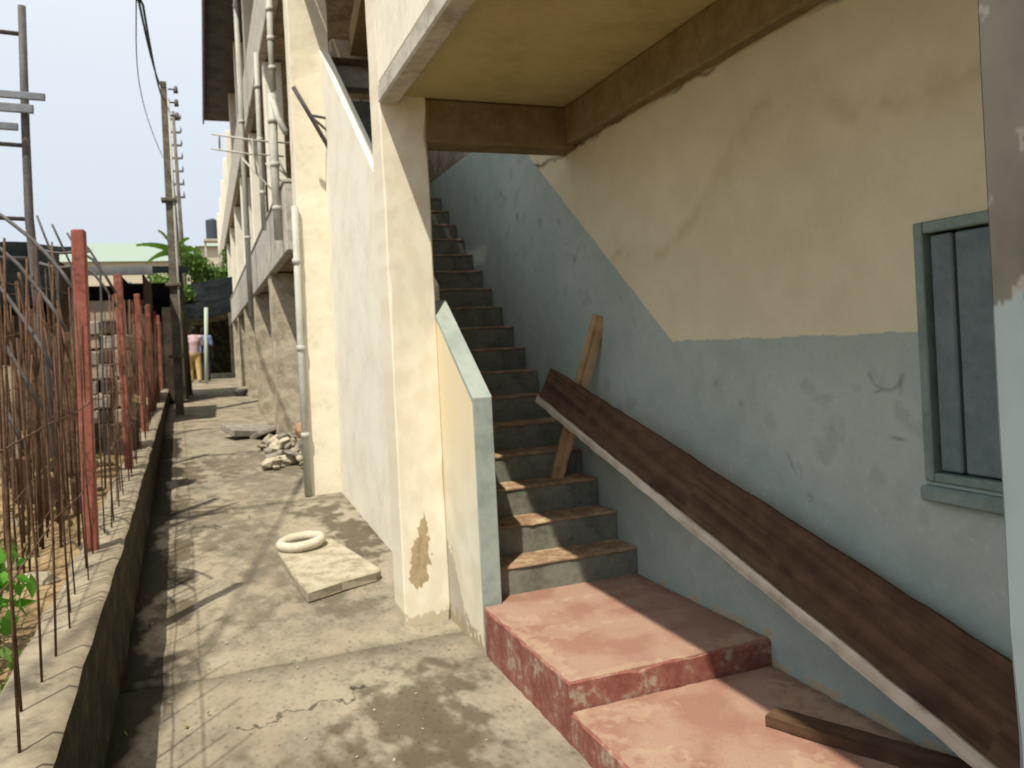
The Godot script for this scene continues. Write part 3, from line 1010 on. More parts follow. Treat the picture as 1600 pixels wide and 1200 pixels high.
# ---------------------------------------------------------------- yard behind the low wall
func make_yard() -> void:
	var fn := FastNoiseLite.new()
	fn.seed = 77
	fn.frequency = 0.6
	var st := new_st(true)
	var zs := []
	var z := 2.0
	while z > -26.0:
		zs.append(z)
		z -= 0.3 if z > -12.0 else 1.0
	var g := []
	for zz in zs:
		var row := []
		for k in 23:
			var x: float = wall_x(zz) - 0.19 - (k * 0.14 if k < 15 else 1.96 + (k - 14) * 1.4)
			var bump := fn.get_noise_2d(x * 2.0, zz * 2.0) * 0.09 + fn.get_noise_2d(x * 9.0, zz * 9.0) * 0.03
			row.append(Vector3(x, yard_y(x, zz) + bump, zz))
		g.append(row)
	for j in g.size() - 1:
		for k in 22:
			quad(st, g[j][k], g[j][k + 1], g[j + 1][k + 1], g[j + 1][k], Vector3.UP)
	struct("yard_soil", st, M.soil)
	# leafy weed by the fence
	var wd := thing("leafy_weed", "bright green leafy weed growing behind the fence at the left edge", "plant", Vector3(-0.86, 0.36, -3.6))
	st = new_st(true)
	for i in 9:
		var a := rng.randf() * TAU
		tube(st, [wd.position, wd.position + Vector3(cos(a) * 0.06, 0.2, sin(a) * 0.06), wd.position + Vector3(cos(a) * 0.17, 0.36 + rng.randf() * 0.1, sin(a) * 0.17)], 0.006, 5, 0.003)
	obj("stem", st, M.leaf, wd)
	st = new_st()
	leaf_cluster(st, wd.position + Vector3(0, 0.30, 0), Vector3(0.22, 0.22, 0.24), 170, 0.075)
	obj("foliage", st, M.leaf_bright, wd)
	var w2 := thing("leafy_weed", "low dull green creeper at the back edge of the wall top, lower left", "plant", Vector3(-0.80, 0.42, -2.9))
	st = new_st()
	leaf_cluster(st, w2.position + Vector3(0, 0.05, -0.1), Vector3(0.2, 0.1, 0.5), 200, 0.055)
	obj("foliage", st, M.leaf, w2)
	# dry weeds scattered over the soil
	st = new_st()
	for i in 150:
		var p := Vector3(-0.85 - rng.randf() * 1.2, 0, -3.2 - rng.randf() * 8.0)
		p.y = yard_y(p.x, p.z)
		leaf_cluster(st, p + Vector3(0, 0.05, 0), Vector3(0.1, 0.07, 0.1), 5, 0.07)
	var dw := obj("dry_weeds", st, M.leaf_dry)
	tag(dw, "dry brownish weeds scattered over the soil of the yard", "weeds", "", "stuff")
	# rubble on the soil
	for i in 16:
		var p := Vector3(-0.75 - rng.randf() * 0.8, 0, -4.4 - rng.randf() * 6.0)
		p.y = yard_y(p.x, p.z) + 0.02
		st = new_st()
		var s := 0.06 + rng.randf() * 0.13
		rock(st, p, Vector3(s * 1.3, s * 0.8, s), 6, 0.35, Basis(Vector3.UP, rng.randf() * TAU))
		var r := obj("stone", st, [M.slab_pale, M.soil, M.concrete][i % 3], self, p)
		tag(r, "small stone lying on the sandy soil behind the fence", "stone", "stones on the yard soil")
	# stacked grey blocks
	var n := 0
	for row in 7:
		for k in 3:
			if row == 6 and k == 2:
				continue
			var c := Vector3(-1.06 + 0.135 * k + (rng.randf() - 0.5) * 0.02 + 0.01 * row, 0.92 + 0.145 * row + 0.07, -8.9 + (rng.randf() - 0.5) * 0.05)
			st = new_st()
			box(st, c, Vector3(0.125, 0.135, 0.3), 0.012, Basis.from_euler(Vector3((rng.randf() - 0.5) * 0.1, (rng.randf() - 0.5) * 0.3, (rng.randf() - 0.5) * 0.12)))
			var bl := obj("concrete_block", st, [M.concrete_grey, M.shed_dark, M.inner_wall, M.concrete_grey][(row * 2 + k) % 4], self, c - Vector3(0, 0.07, 0))  # darker materials mixed in to stand for shade on the stack
			tag(bl, "rough grey block, %s in the %s row of the stack behind the fence" % [["left", "middle", "right"][k], ["bottom", "second", "third", "fourth", "fifth", "sixth", "top"][row]], "block", "grey blocks stacked behind the fence")
			n += 1
	boxed_thing("plinth", "low dark brown block that carries the stack of grey blocks", "block", Vector3(-0.92, 0.6, -8.95), Vector3(0.5, 0.64, 0.45), M.shed_dark)
	# red brick pieces near the front
	for q in [[-1.02, -6.1, 0.3, 0.11], [-0.86, -6.3, 0.24, 0.07], [-1.25, -6.6, 0.34, 0.12]]:
		var y := yard_y(q[0], q[1]) - 0.03
		st = new_st()
		box(st, Vector3(q[0], y + q[2] * 0.5, q[1]), Vector3(q[3], q[2], 0.12), 0.01, Basis(Vector3(0.1, 1, 0.05).normalized(), 0.3))
		var t := obj("clay_block", st, M.rust_sheet, self, Vector3(q[0], y, q[1]))
		tag(t, {-6.1: "middle-sized rusty brown clay block standing among the rusty rods at the left", -6.3: "shortest rusty brown clay block, nearest the low wall", -6.6: "tallest rusty brown clay block, farthest from the low wall"}[q[1]], "block", "rusty brown clay blocks behind the fence")
	# scrap boards leaning in a row
	for i in 9:
		var bx := -1.05 - 0.17 * i
		var bz := -7.7 - 0.25 * (i % 3)
		var by := yard_y(bx, bz) - 0.05
		var hh := 0.8 + 0.75 * rng.randf()
		st = new_st()
		box(st, Vector3(bx, by + hh * 0.5, bz), Vector3(0.10 + 0.1 * rng.randf(), hh, 0.025), 0.004, Basis.from_euler(Vector3(-0.12, (rng.randf() - 0.5) * 0.6, (rng.randf() - 0.5) * 0.22)))
		var sb := obj("scrap_board", st, [M.rust_sheet, M.shed_dark, M.wood_dark, M.inner_wall][i % 4], self, Vector3(bx, by, bz))
		tag(sb, "%s scrap board from the fence, leaning upright behind the rows of rods" % ["first", "second", "third", "fourth", "fifth", "sixth", "seventh", "eighth", "ninth"][i], "board", "scrap boards behind the fence")
	# dark sheds
	make_shed("shed", "dark shed roofed with sagging tarpaulin at the far left", Vector3(-3.05, 0.8, -11.8), 2.9, 2.8, 2.0, M.tarp, true)
	make_shed("shed", "long rusty sheet shed with flat grey roof behind the red posts", Vector3(-2.0, 0.9, -16.3), 2.2, 2.2, 2.12, M.roof_sheet, false)
	make_shed("shed", "dark lean-to between the grey roofed shed and the utility pole", Vector3(-1.05, 1.0, -21.0), 1.3, 2.6, 2.5, M.tarp, false)


func boxed_thing(called: String, label: String, cat: String, c: Vector3, s: Vector3, m: Material) -> void:
	var st := new_st()
	box(st, c, s, 0.02)
	var o := obj(called, st, m, self, c - Vector3(0, s.y * 0.5, 0))
	tag(o, label, cat)


func make_shed(called: String, label: String, at: Vector3, w: float, d: float, h: float, roof: Material, sag: bool) -> void:
	var s := thing(called, label, "shed", at)
	var x0 := at.x - w * 0.5
	var x1 := at.x + w * 0.5
	var z0 := at.z - d * 0.5
	var z1 := at.z + d * 0.5
	var x := x0
	var i := 0
	# sheets of uneven width along the front, with dark gaps
	while x < x1 - 0.05:
		var sw := minf(0.28 + rng.randf() * 0.3, x1 - x)
		boxed("wall_sheet", x, x + sw - 0.015, at.y - 0.4, at.y + h * (0.5 + 0.3 * rng.randf()), z1 - 0.03 + (i % 2) * 0.02, z1 + (i % 2) * 0.02, ([M.rust_sheet, M.shed_dark, M.rust_sheet, M.inner_wall][i % 4] if at.z > -18.0 else M.shed_dark), s, 0.004)
		x += sw
		i += 1
	boxed("side_wall", x1 - 0.03, x1, at.y - 0.4, at.y + h, z0, z1 - 0.035, M.rust_sheet if at.z > -18.0 else M.shed_dark, s)
	boxed("back_wall", x0, x1 - 0.032, at.y - 0.4, at.y + h, z0, z0 + 0.03, M.shed_dark, s)
	boxed("side_wall", x0, x0 + 0.03, at.y - 0.4, at.y + h, z0 + 0.032, z1 - 0.035, M.shed_dark, s)
	var st := new_st(true)
	var g := []
	for j in 9:
		var row := []
		for k in 13:
			var u := k / 12.0
			var v := j / 8.0
			var y := at.y + h + 0.12 + (0.45 if sag else 0.28) * (1.0 - v)
			if sag:
				y += 0.16 * sin(u * 9.0) * (0.4 + 0.6 * v) - 0.22 * u + (rng.randf() - 0.5) * 0.05
			row.append(Vector3(lerpf(x0 - 0.15, x1 + 0.15, u), y, lerpf(z0 - 0.1, z1 + 0.25, v)))
		g.append(row)
	for j in 8:
		for k in 12:
			quad(st, g[j][k], g[j][k + 1], g[j + 1][k + 1], g[j + 1][k], Vector3.UP)
			var dn := Vector3(0, -0.03, 0)
			quad(st, g[j][k] + dn, g[j][k + 1] + dn, g[j + 1][k + 1] + dn, g[j + 1][k] + dn, Vector3.DOWN)
	# hanging front edge
	for k in 12:
		var dn := Vector3(0, -0.6 - 0.35 * rng.randf() if sag else -0.16, 0.02)
		quad(st, g[8][k], g[8][k + 1], g[8][k + 1] + dn, g[8][k] + dn, Vector3(0, 0, 1))
	obj("roof", st, roof, s)


func leaf_cluster(st: SurfaceTool, c: Vector3, r: Vector3, n: int, size: float) -> void:
	for i in n:
		var p := Vector3(rng.randfn(), rng.randfn(), rng.randfn())
		p = c + p.normalized() * pow(rng.randf(), 0.45) * r
		var b := Basis.from_euler(Vector3(rng.randf() * TAU, rng.randf() * TAU, rng.randf() * TAU))
		var s := size * (0.6 + 0.8 * rng.randf())
		var q := [b * Vector3(0, 0, -s * 0.5), b * Vector3(s * 0.28, 0, 0), b * Vector3(0, s * 0.08, s * 0.5), b * Vector3(-s * 0.28, 0, 0)]
		quad(st, p + q[0], p + q[1], p + q[2], p + q[3], b.y)


# ---------------------------------------------------------------- fence
func make_fence() -> void:
	var zp := [-4.66, -7.55, -10.6, -13.6, -16.4, -19.2]
	var which := ["nearest red steel post on the low wall, tallest in the picture", "second red steel post along the low wall", "third red post along the low wall, thinner looking", "fourth red post along the wall, before the sheds",
		"fifth red post along the wall, close to the utility pole", "farthest red post on the wall, behind the utility pole"]
	for i in zp.size():
		var z: float = zp[i]
		var x := wall_x(z) - 0.135
		var y := wall_top(z)
		var st := new_st()
		box(st, Vector3(x, y + 0.8, z), Vector3(0.066, 1.70, 0.066), 0.008, Basis(Vector3(0, 0, 1), (rng.randf() - 0.5) * 0.02))
		var p := obj("fence_post", st, M.red_post, self, Vector3(x, y - 0.05, z))
		tag(p, which[i], "post", "red fence posts")
	var ends := [-1.0, -4.60, -7.49, -10.54, -13.54, -16.34]
	var names := ["rusty rod panel nearest the camera, left of the first red post", "rusty rod panel between the first and second red posts", "rusty rod panel between the second and third red posts",
		"rusty rod panel between the third and fourth red posts", "rusty rod panel between the fourth and fifth red posts"]
	for i in 5:
		rod_panel(names[i], ends[i], zp[i] + 0.05, 0.0, 0.26 if i == 0 else 0.2, 1.45, "rod panels of the wall fence")
	rod_panel("second row of leaning rusty rods just behind the fence", -2.9, -8.4, -0.34, 0.15, 1.75, "")
	rod_panel("third row of leaning rusty rods farther back in the yard", -3.4, -9.4, -0.75, 0.14, 1.75, "")
	rod_panel("fourth row of bent rusty rods at the back of the yard", -4.6, -10.6, -1.3, 0.13, 1.6, "")
	# bent tops of reinforcement arching over the near panel
	var cage := thing("bent_rebar", "bundle of bent reinforcing bars arching over the fence at the left", "rebar", Vector3(-1.0, 0.5, -5.2))
	for k in 5:
		var st := new_st(true)
		var pts := []
		for j in 9:
			var t := j / 8.0
			pts.append(Vector3(-1.25 + 0.62 * t - 0.05 * k, 2.42 - 0.13 * k - 0.55 * t * t * (1.0 + 0.12 * k) + 0.02 * rng.randf(), -5.3 + 0.12 * k + 0.3 * t))
		tube(st, pts, 0.011, 5)
		obj("bar", st, M.steel_dark, cage)
	for k in 7:
		var st := new_st(true)
		var x := -1.25 + 0.09 * k
		tube(st, [Vector3(x, 0.45, -5.15), Vector3(x + 0.02 * rng.randf(), 1.4, -5.15), Vector3(x - 0.04, 2.35 - 0.08 * k, -5.1)], 0.009, 5)
		obj("bar", st, M.rust, cage)
	var c2 := thing("bent_rebar", "bent wires curling above the fence left of the first red post", "rebar", Vector3(-0.8, 0.6, -6.4))
	for k in 4:
		var st := new_st(true)
		var x := -0.98 + 0.09 * k
		tube(st, [Vector3(x, 0.6, -6.5), Vector3(x + 0.03, 1.6, -6.45), Vector3(x + 0.05, 2.2, -6.4), Vector3(x - 0.02, 2.42 - 0.03 * k, -6.4), Vector3(x - 0.06, 2.56 - 0.06 * k, -6.4)], 0.008, 5)
		obj("bar", st, M.steel_dark, c2)
	for k in 2:
		var st := new_st(true)
		var pts := []
		for j in 8:
			var t := j / 7.0
			pts.append(Vector3(-1.04 + 0.47 * t, 2.33 - 0.1 * k - 0.03 * sin(t * 7.0) - 0.3 * t * t * t, -6.4))
		tube(st, pts, 0.01, 5)
		obj("bar", st, M.steel_dark, c2)
	# tall steel frame
	var fr := thing("scaffold", "tall dark steel scaffold with rungs and boards standing behind the fence", "scaffold", Vector3(-1.1, 0.5, -6.5))
	for q in [0.0, -1.35]:
		var st := new_st(true)
		tube(st, [Vector3(-0.99 + q, 0.5, -6.5), Vector3(-1.075 + q, 1.9, -6.5), Vector3(-1.105 + q, 2.55, -6.5), Vector3(-1.10 + q, 3.2, -6.5), Vector3(-1.085 + q, 4.06, -6.5)], 0.034, 9, 0.026)
		obj("upright", st, M.steel_dark, fr)
	for y in [3.86, 3.07, 2.55, 2.27]:
		var st := new_st(true)
		tube(st, [Vector3(-2.45, y + 0.06, -6.5), Vector3(-1.1, y, -6.5)], 0.016, 6)
		obj("rung", st, M.steel_dark, fr)
	for q in [[3.40, -0.955, 0.05], [3.31, -1.03, 0.06], [3.18, -1.13, 0.05]]:
		var st := new_st()
		box(st, Vector3((q[1] - 2.5) * 0.5, q[0] + 0.02, -6.42), Vector3(q[1] + 2.5, q[2], 0.03), 0.004, Basis(Vector3(0, 0, 1), -0.03))
		var bd := obj("steel_board", st, M.plate_blue, self, Vector3(-1.8, q[0], -6.42))
		tag(bd, ["topmost blue grey steel board lying across the tall frame", "middle blue grey steel board across the tall frame", "lowest blue grey steel board across the tall frame"][[3.40, 3.31, 3.18].find(q[0])], "board", "boards on the steel frame")


func rod_panel(label: String, z0: float, z1: float, dx: float, step: float, h: float, group: String) -> void:
	var mid := (z0 + z1) * 0.5
	var p := thing("rod_panel", label, "fence panel", Vector3(wall_x(mid) - 0.13 + dx, wall_top(mid), mid), group)
	var z := z0 - 0.05
	var base := func(zz: float) -> float: return wall_top(zz) - 0.03 if dx > -0.3 else yard_y(-1.3, zz) - 0.05
	while z > z1:
		var x := wall_x(z) - 0.105 + dx + (rng.randf() - 0.5) * 0.05
		var y: float = base.call(z)
		var st := new_st(true)
		var hh := h * (0.62 + rng.randf() * 0.45)
		var wild := 0.8 if dx > -0.3 else 1.3
		var lean := Vector3((rng.randf() - 0.5) * 0.09, 0, (rng.randf() - 0.5) * 0.12) * wild
		tube(st, [Vector3(x, y, z), Vector3(x, y + hh * 0.35, z) + lean * 0.15 + Vector3((rng.randf() - 0.5) * 0.025, 0, 0), Vector3(x, y + hh * 0.7, z) + lean * 0.6, Vector3(x, y + hh, z) + lean], (0.0032 if dx > -0.3 else 0.0045) + rng.randf() * 0.0015, 5)
		obj("rod", st, M.rust, p)
		z -= step * (0.75 + rng.randf() * 0.5)
	for k in (2 if dx > -0.3 else 6):
		var f := (0.3 + 0.24 * k) if dx > -0.3 else (0.12 + 0.15 * k)
		var st := new_st(true)
		var pts := []
		for j in 6:
			var zz := lerpf(z0, z1, j / 5.0)
			pts.append(Vector3(wall_x(zz) - 0.097 + dx, base.call(zz) + h * f + (rng.randf() - 0.5) * 0.05, zz))
		tube(st, pts, 0.003, 5)
		obj("cross_rod", st, M.rust, p)


# ---------------------------------------------------------------- poles, cables and what stands at the far end
func make_street_things() -> void:
	var zp := -17.0
	var up := thing("utility_pole", "tall grey concrete utility pole at the end of the low wall", "utility pole", Vector3(-0.49, gy(zp), zp))
	var st := new_st()
	var yb := gy(zp) - 0.2
	var n := 4
	# square tapered shaft
	var r0 := 0.09
	var r1 := 0.062
	for k in n:
		var a := Vector2(cos(TAU * (k + 0.5) / n), sin(TAU * (k + 0.5) / n)) * 1.25
		var c := Vector2(cos(TAU * (k + 1.5) / n), sin(TAU * (k + 1.5) / n)) * 1.25
		var o := Vector3(a.x + c.x, 0, a.y + c.y)
		var P := func(q: Vector2, r: float, y: float) -> Vector3: return Vector3(-0.49 + q.x * r, y, zp + q.y * r)
		quad(st, P.call(a, r0, yb), P.call(c, r0, yb), P.call(c, r1, 6.95), P.call(a, r1, 6.95), o)
		tri(st, P.call(a, r1, 6.95), P.call(c, r1, 6.95), Vector3(-0.49, 6.97, zp), Vector3.UP)
	obj("shaft", st, M.pole, up)
	for y in [1.55, 2.95, 4.6]:
		st = new_st()
		mm(st, -0.63, -0.35, y, y + 0.07, zp - 0.13, zp + 0.14, 0.01)
		obj("collar", st, M.pole, up)
	for k in 3:
		st = new_st(true)
		var y := 6.82 - 0.26 * k
		tube(st, [Vector3(-0.41, y, zp), Vector3(-0.32, y, zp), Vector3(-0.25, y, zp)], 0.018, 6)
		tube(st, [Vector3(-0.27, y - 0.07, zp), Vector3(-0.27, y, zp), Vector3(-0.27, y + 0.06, zp)], 0.045, 8, 0.03)
		obj("insulator", st, M.steel_dark, up)
	st = new_st(true)
	tube(st, [Vector3(-0.395, 1.0, zp + 0.09), Vector3(-0.40, 3.5, zp + 0.085), Vector3(-0.41, 6.6, zp + 0.08)], 0.022, 6)
	obj("conduit", st, M.pvc, up)
	# cable bundle overhead
	for k in 2:
		st = new_st(true)
		var pts := []
		for j in 25:
			var t := j / 24.0
			var u := minf(t / 0.6, 1.0)
			var p := Vector3(-0.47, 6.86 - 0.26 * k, zp).lerp(Vector3(-0.41 + 0.035 * k, 4.86 - 0.02 * k, -8.0), u)
			p.y -= 4.0 * u * (1.0 - u) * 0.28
			if t > 0.6:
				p = p.lerp(Vector3(-3.2, 7.2 - 0.2 * k, 2.0), (t - 0.6) / 0.4)
			pts.append(p)
		tube(st, pts, 0.012, 5)
		var cb := obj("overhead_cable", st, M.cable, self, pts[0])
		tag(cb, "%s of the two cables sagging from the utility pole" % ["upper", "lower"][k], "cable", "cables from the utility pole")
	st = new_st(true)
	var loop := []
	for j in 15:
		var t := j / 14.0
		var p := Vector3(-0.56, 5.45, zp + 0.1).lerp(Vector3(-0.42, 4.85, -8.0), t)
		p.x -= 0.22 * sin(PI * t) * (1.0 - t * 0.4)
		p.y += 0.25 * sin(PI * t)
		loop.append(p)
	tube(st, loop, 0.006, 4)
	var lw := obj("loose_wire", st, M.cable, self, loop[0])
	tag(lw, "thin loose wire looping beside the upper part of the utility pole", "wire")
	# leaning thin pole beyond
	st = new_st(true)
	tube(st, [Vector3(-0.36, 0.6, -22.0), Vector3(-0.42, 2.6, -22.0), Vector3(-0.50, 5.2, -22.0), Vector3(-0.57, 7.7, -22.0)], 0.055, 7, 0.03)
	var lp := obj("thin_pole", st, M.pole, self, Vector3(-0.36, 0.6, -22))
	tag(lp, "thin leaning pole just right of the utility pole", "pole")
	# far line pole with many cross arms
	var fp := thing("line_pole", "far power line pole with a ladder of short cross arms", "utility pole", Vector3(-0.62, 0.8, -40.0))
	st = new_st(true)
	tube(st, [Vector3(-0.55, 0.8, -40), Vector3(-0.7, 7.0, -40), Vector3(-0.8, 13.0, -40)], 0.11, 7, 0.07)
	obj("shaft", st, M.pole, fp)
	for k in 7:
		st = new_st()
		mm(st, -1.0 - 0.01 * k, -0.45 - 0.01 * k, 9.0 + 0.6 * k, 9.08 + 0.6 * k, -40.1, -39.98, 0.01)
		obj("cross_arm", st, M.steel_dark, fp)
		st = new_st(true)
		for q in [-0.95, -0.5]:
			tube(st, [Vector3(q, 9.08 + 0.6 * k, -40.04), Vector3(q, 9.3 + 0.6 * k, -40.04)], 0.05, 6, 0.03)
		obj("insulator", st, M.plate_blue, fp)
	# tree over the canopy
	var tr := thing("tree", "bright green leafy tree above the dark canopy at the far end", "tree", Vector3(0.5, 0.8, -34))
	st = new_st(true)
	tube(st, [Vector3(0.5, 0.7, -34), Vector3(0.42, 2.5, -34), Vector3(0.3, 4.6, -34)], 0.16, 7, 0.07)
	for k in 5:
		tube(st, [Vector3(0.4, 3.0 + 0.3 * k, -34), Vector3(0.4 + cos(k * 2.1) * 0.6, 4.2 + 0.25 * k, -34 + sin(k * 2.1) * 0.6)], 0.06, 5, 0.02)
	obj("trunk", st, M.bark, tr)
	st = new_st()
	for k in 16:
		var c := Vector3(-0.5 + rng.randf() * 2.0, 3.9 + rng.randf() * 1.7, -34.4 + rng.randf() * 1.2)
		leaf_cluster(st, c, Vector3(0.55, 0.4, 0.5), 260, 0.17)
	obj("crown", st, M.leaf, tr)
	var t2 := thing("tree", "darker shrubby tree left of the utility pole behind the sheds", "tree", Vector3(-1.6, 0.8, -30))
	st = new_st(true)
	tube(st, [Vector3(-1.6, 0.7, -30), Vector3(-1.5, 3.5, -30)], 0.12, 6, 0.05)
	obj("trunk", st, M.bark, t2)
	st = new_st()
	for k in 8:
		leaf_cluster(st, Vector3(-1.7 + rng.randf() * 1.1, 3.5 + rng.randf() * 0.9, -30 + rng.randf() * 0.8), Vector3(0.5, 0.35, 0.5), 200, 0.16)
	obj("crown", st, M.leaf, t2)
	var palm := thing("palm_frond_tree", "drooping grey green fronds standing out beside the utility pole", "tree", Vector3(-0.9, 0.8, -32))
	st = new_st(true)
	tube(st, [Vector3(-0.75, 0.7, -32), Vector3(-0.8, 5.6, -32)], 0.09, 6, 0.06)
	obj("trunk", st, M.bark, palm)
	for q in [[-1.3, 0.75], [-0.55, 1.3], [0.9, 0.5], [0.5, 1.0], [-1.0, 0.1]]:
		st = new_st()
		var prev := Vector3(-0.8, 5.5, -32)
		for j in range(1, 7):
			var t := j / 6.0
			var p := Vector3(-0.8 + q[0] * t, 5.5 + q[1] * t - 0.5 * t * t, -32)
			var wd := Vector3(0, 0.16 * (1.0 - t * 0.8), 0.12)
			quad(st, prev - wd, prev + wd, p + wd * 0.9, p - wd * 0.9, Vector3(0, 0, 1))
			prev = p
		obj("frond", st, M.leaf, palm)
	# dark canopy
	var ca := thing("canopy", "dark tarpaulin canopy slung across the far end of the path", "canopy", Vector3(0.2, 0.8, -30))
	st = new_st(true)
	var g := []
	for j in 7:
		var row := []
		for k in 9:
			var u := k / 8.0
			var v := j / 6.0
			row.append(Vector3(lerpf(-0.75, 1.75, u), 3.25 + 1.25 * v * (0.75 + 0.35 * u) - 0.12 * sin(u * 6.0) * (1.0 - v), lerpf(-28.6, -31.5, v)))
		g.append(row)
	for j in 6:
		for k in 8:
			quad(st, g[j][k], g[j][k + 1], g[j + 1][k + 1], g[j + 1][k], Vector3(0, 1, 0.5))
	for k in 8:
		quad(st, g[0][k], g[0][k + 1], g[0][k + 1] + Vector3(0, -0.3, 0), g[0][k] + Vector3(0, -0.3, 0), Vector3(0, 0, 1))
	obj("sheet", st, M.tarp, ca)
	for x in [-0.7, 1.7]:
		st = new_st(true)
		tube(st, [Vector3(x, 0.7, -28.7), Vector3(x, 3.3, -28.7)], 0.04, 6)
		obj("leg", st, M.bark, ca)
	boxed_thing("back_wall", "dark mossy wall closing the far end of the path under the canopy", "wall", Vector3(0.6, 2.0, -32.2), Vector3(3.6, 2.6, 0.2), M.mossy)
	boxed_thing("threshold", "pale concrete threshold block on the ground at the far end", "block", Vector3(0.42, 0.86, -30.6), Vector3(0.95, 0.22, 0.5), M.slab_pale)
	st = new_st(true)
	tube(st, [Vector3(0.03, 0.75, -26.0), Vector3(0.08, 1.9, -26.0), Vector3(0.13, 3.06, -26.0)], 0.055, 9)
	var gp := obj("green_post", st, M.green_post, self, Vector3(0.03, 0.75, -26))
	tag(gp, "pale green pipe post standing behind the people at the far end", "post")
	# houses behind
	house("pale house with a light green roof behind the sheds", Vector3(-4.6, 0.8, -60), 9.5, 6.0, 7.2, 1.6)
	house("pale house with cream wall behind the tree at the far end", Vector3(2.4, 0.8, -58), 4.6, 6.0, 7.9, 0.9)
	var wt := thing("water_tank", "dark blue water tank on a stand beyond the tree", "water tank", Vector3(0.74, 0.8, -45))
	st = new_st(true)
	tube(st, [Vector3(0.74, 7.75, -45), Vector3(0.74, 7.8, -45), Vector3(0.74, 8.7, -45), Vector3(0.74, 8.78, -45)], 0.34, 14)
	obj("tank", st, M.tank, wt)
	st = new_st(true)
	tube(st, [Vector3(0.74, 8.78, -45), Vector3(0.74, 8.86, -45)], 0.16, 10, 0.12)
	obj("lid", st, M.tank, wt)
	boxed("platform", 0.28, 1.2, 7.64, 7.748, -45.45, -44.55, M.ledge, wt)
	for x in [0.35, 1.13]:
		boxed("leg", x - 0.05, x + 0.05, 0.75, 7.638, -45.05, -44.95, M.ledge, wt)


func house(label: String, at: Vector3, w: float, d: float, h: float, rise: float) -> void:
	var o := thing("house", label, "house", at)
	boxed("wall", at.x - w * 0.5, at.x + w * 0.5, at.y - 0.3, at.y + h, at.z - d * 0.5, at.z + d * 0.5, M.house_wall, o)
	var st := new_st()
	var a := w * 0.5 + 0.3
	var c := d * 0.5 + 0.3
	var y := at.y + h + 0.01
	var A := Vector3(at.x - a, y, at.z + c)
	var B := Vector3(at.x + a, y, at.z + c)
	var Cc := Vector3(at.x + a, y, at.z - c)
	var D := Vector3(at.x - a, y, at.z - c)
	var R0 := Vector3(at.x - a * 0.45, y + rise, at.z)
	var R1 := Vector3(at.x + a * 0.45, y + rise, at.z)
	quad(st, A, B, R1, R0, Vector3(0, 1, 1))
	quad(st, D, Cc, R1, R0, Vector3(0, 1, -1))
	tri(st, A, D, R0, Vector3(-1, 1, 0))
	tri(st, B, Cc, R1, Vector3(1, 1, 0))
	quad(st, A, B, Cc, D, Vector3.DOWN)
	obj("roof", st, M.house_roof, o)
	for k in 3:
		var x := at.x - w * 0.3 + w * 0.3 * k
		boxed("window", x - 0.5, x + 0.5, at.y + h - 2.6, at.y + h - 1.3, at.z + d * 0.5 - 0.05, at.z + d * 0.5 + 0.02, M.blue_shutter, o)


# ---------------------------------------------------------------- boards, rubble and fittings
# a plank in its own axes: x along it; placed by a transform
func plank(called: String, a: Vector3, b: Vector3, wdir: Vector3, width0: float, width1: float, th: float, m: Material, parent: Node = self, ragged := 0.007) -> MeshInstance3D:
	var x := (b - a).normalized()
	var y := (wdir - x * wdir.dot(x)).normalized()
	var z := x.cross(y)
	var L := a.distance_to(b)
	var st := new_st()
	var n := int(maxf(14.0, L * 14.0))
	var prev := []
	for i in range(n + 1):
		var t := float(i) / n
		var w := lerpf(width0, width1, t)
		var j0 := (rng.randf() - 0.5) * ragged
		var j1 := (rng.randf() - 0.5) * ragged
		var px := L * t
		var row := [Vector3(px, j0, -th * 0.5), Vector3(px, w + j1, -th * 0.5), Vector3(px, w + j1, th * 0.5), Vector3(px, j0, th * 0.5)]
		if i == 0:
			quad(st, row[0], row[1], row[2], row[3], Vector3(-1, 0, 0))
		if i == n:
			quad(st, row[0], row[1], row[2], row[3], Vector3(1, 0, 0))
		if prev:
			for k in 4:
				var k2 := (k + 1) % 4
				var out: Vector3 = [Vector3(0, 0, -1), Vector3(0, 1, 0), Vector3(0, 0, 1), Vector3(0, -1, 0)][k]
				quad(st, prev[k], prev[k2], row[k2], row[k], out)
		prev = row
	st.generate_normals()
	var o := MeshInstance3D.new()
	o.mesh = st.commit()
	o.mesh.surface_set_material(0, m)
	o.transform = Transform3D(Basis(x, y, z), a - where(parent))
	o.name = numbered(called) if parent == self else part_name(parent, called)
	parent.add_child(o, true)
	return o


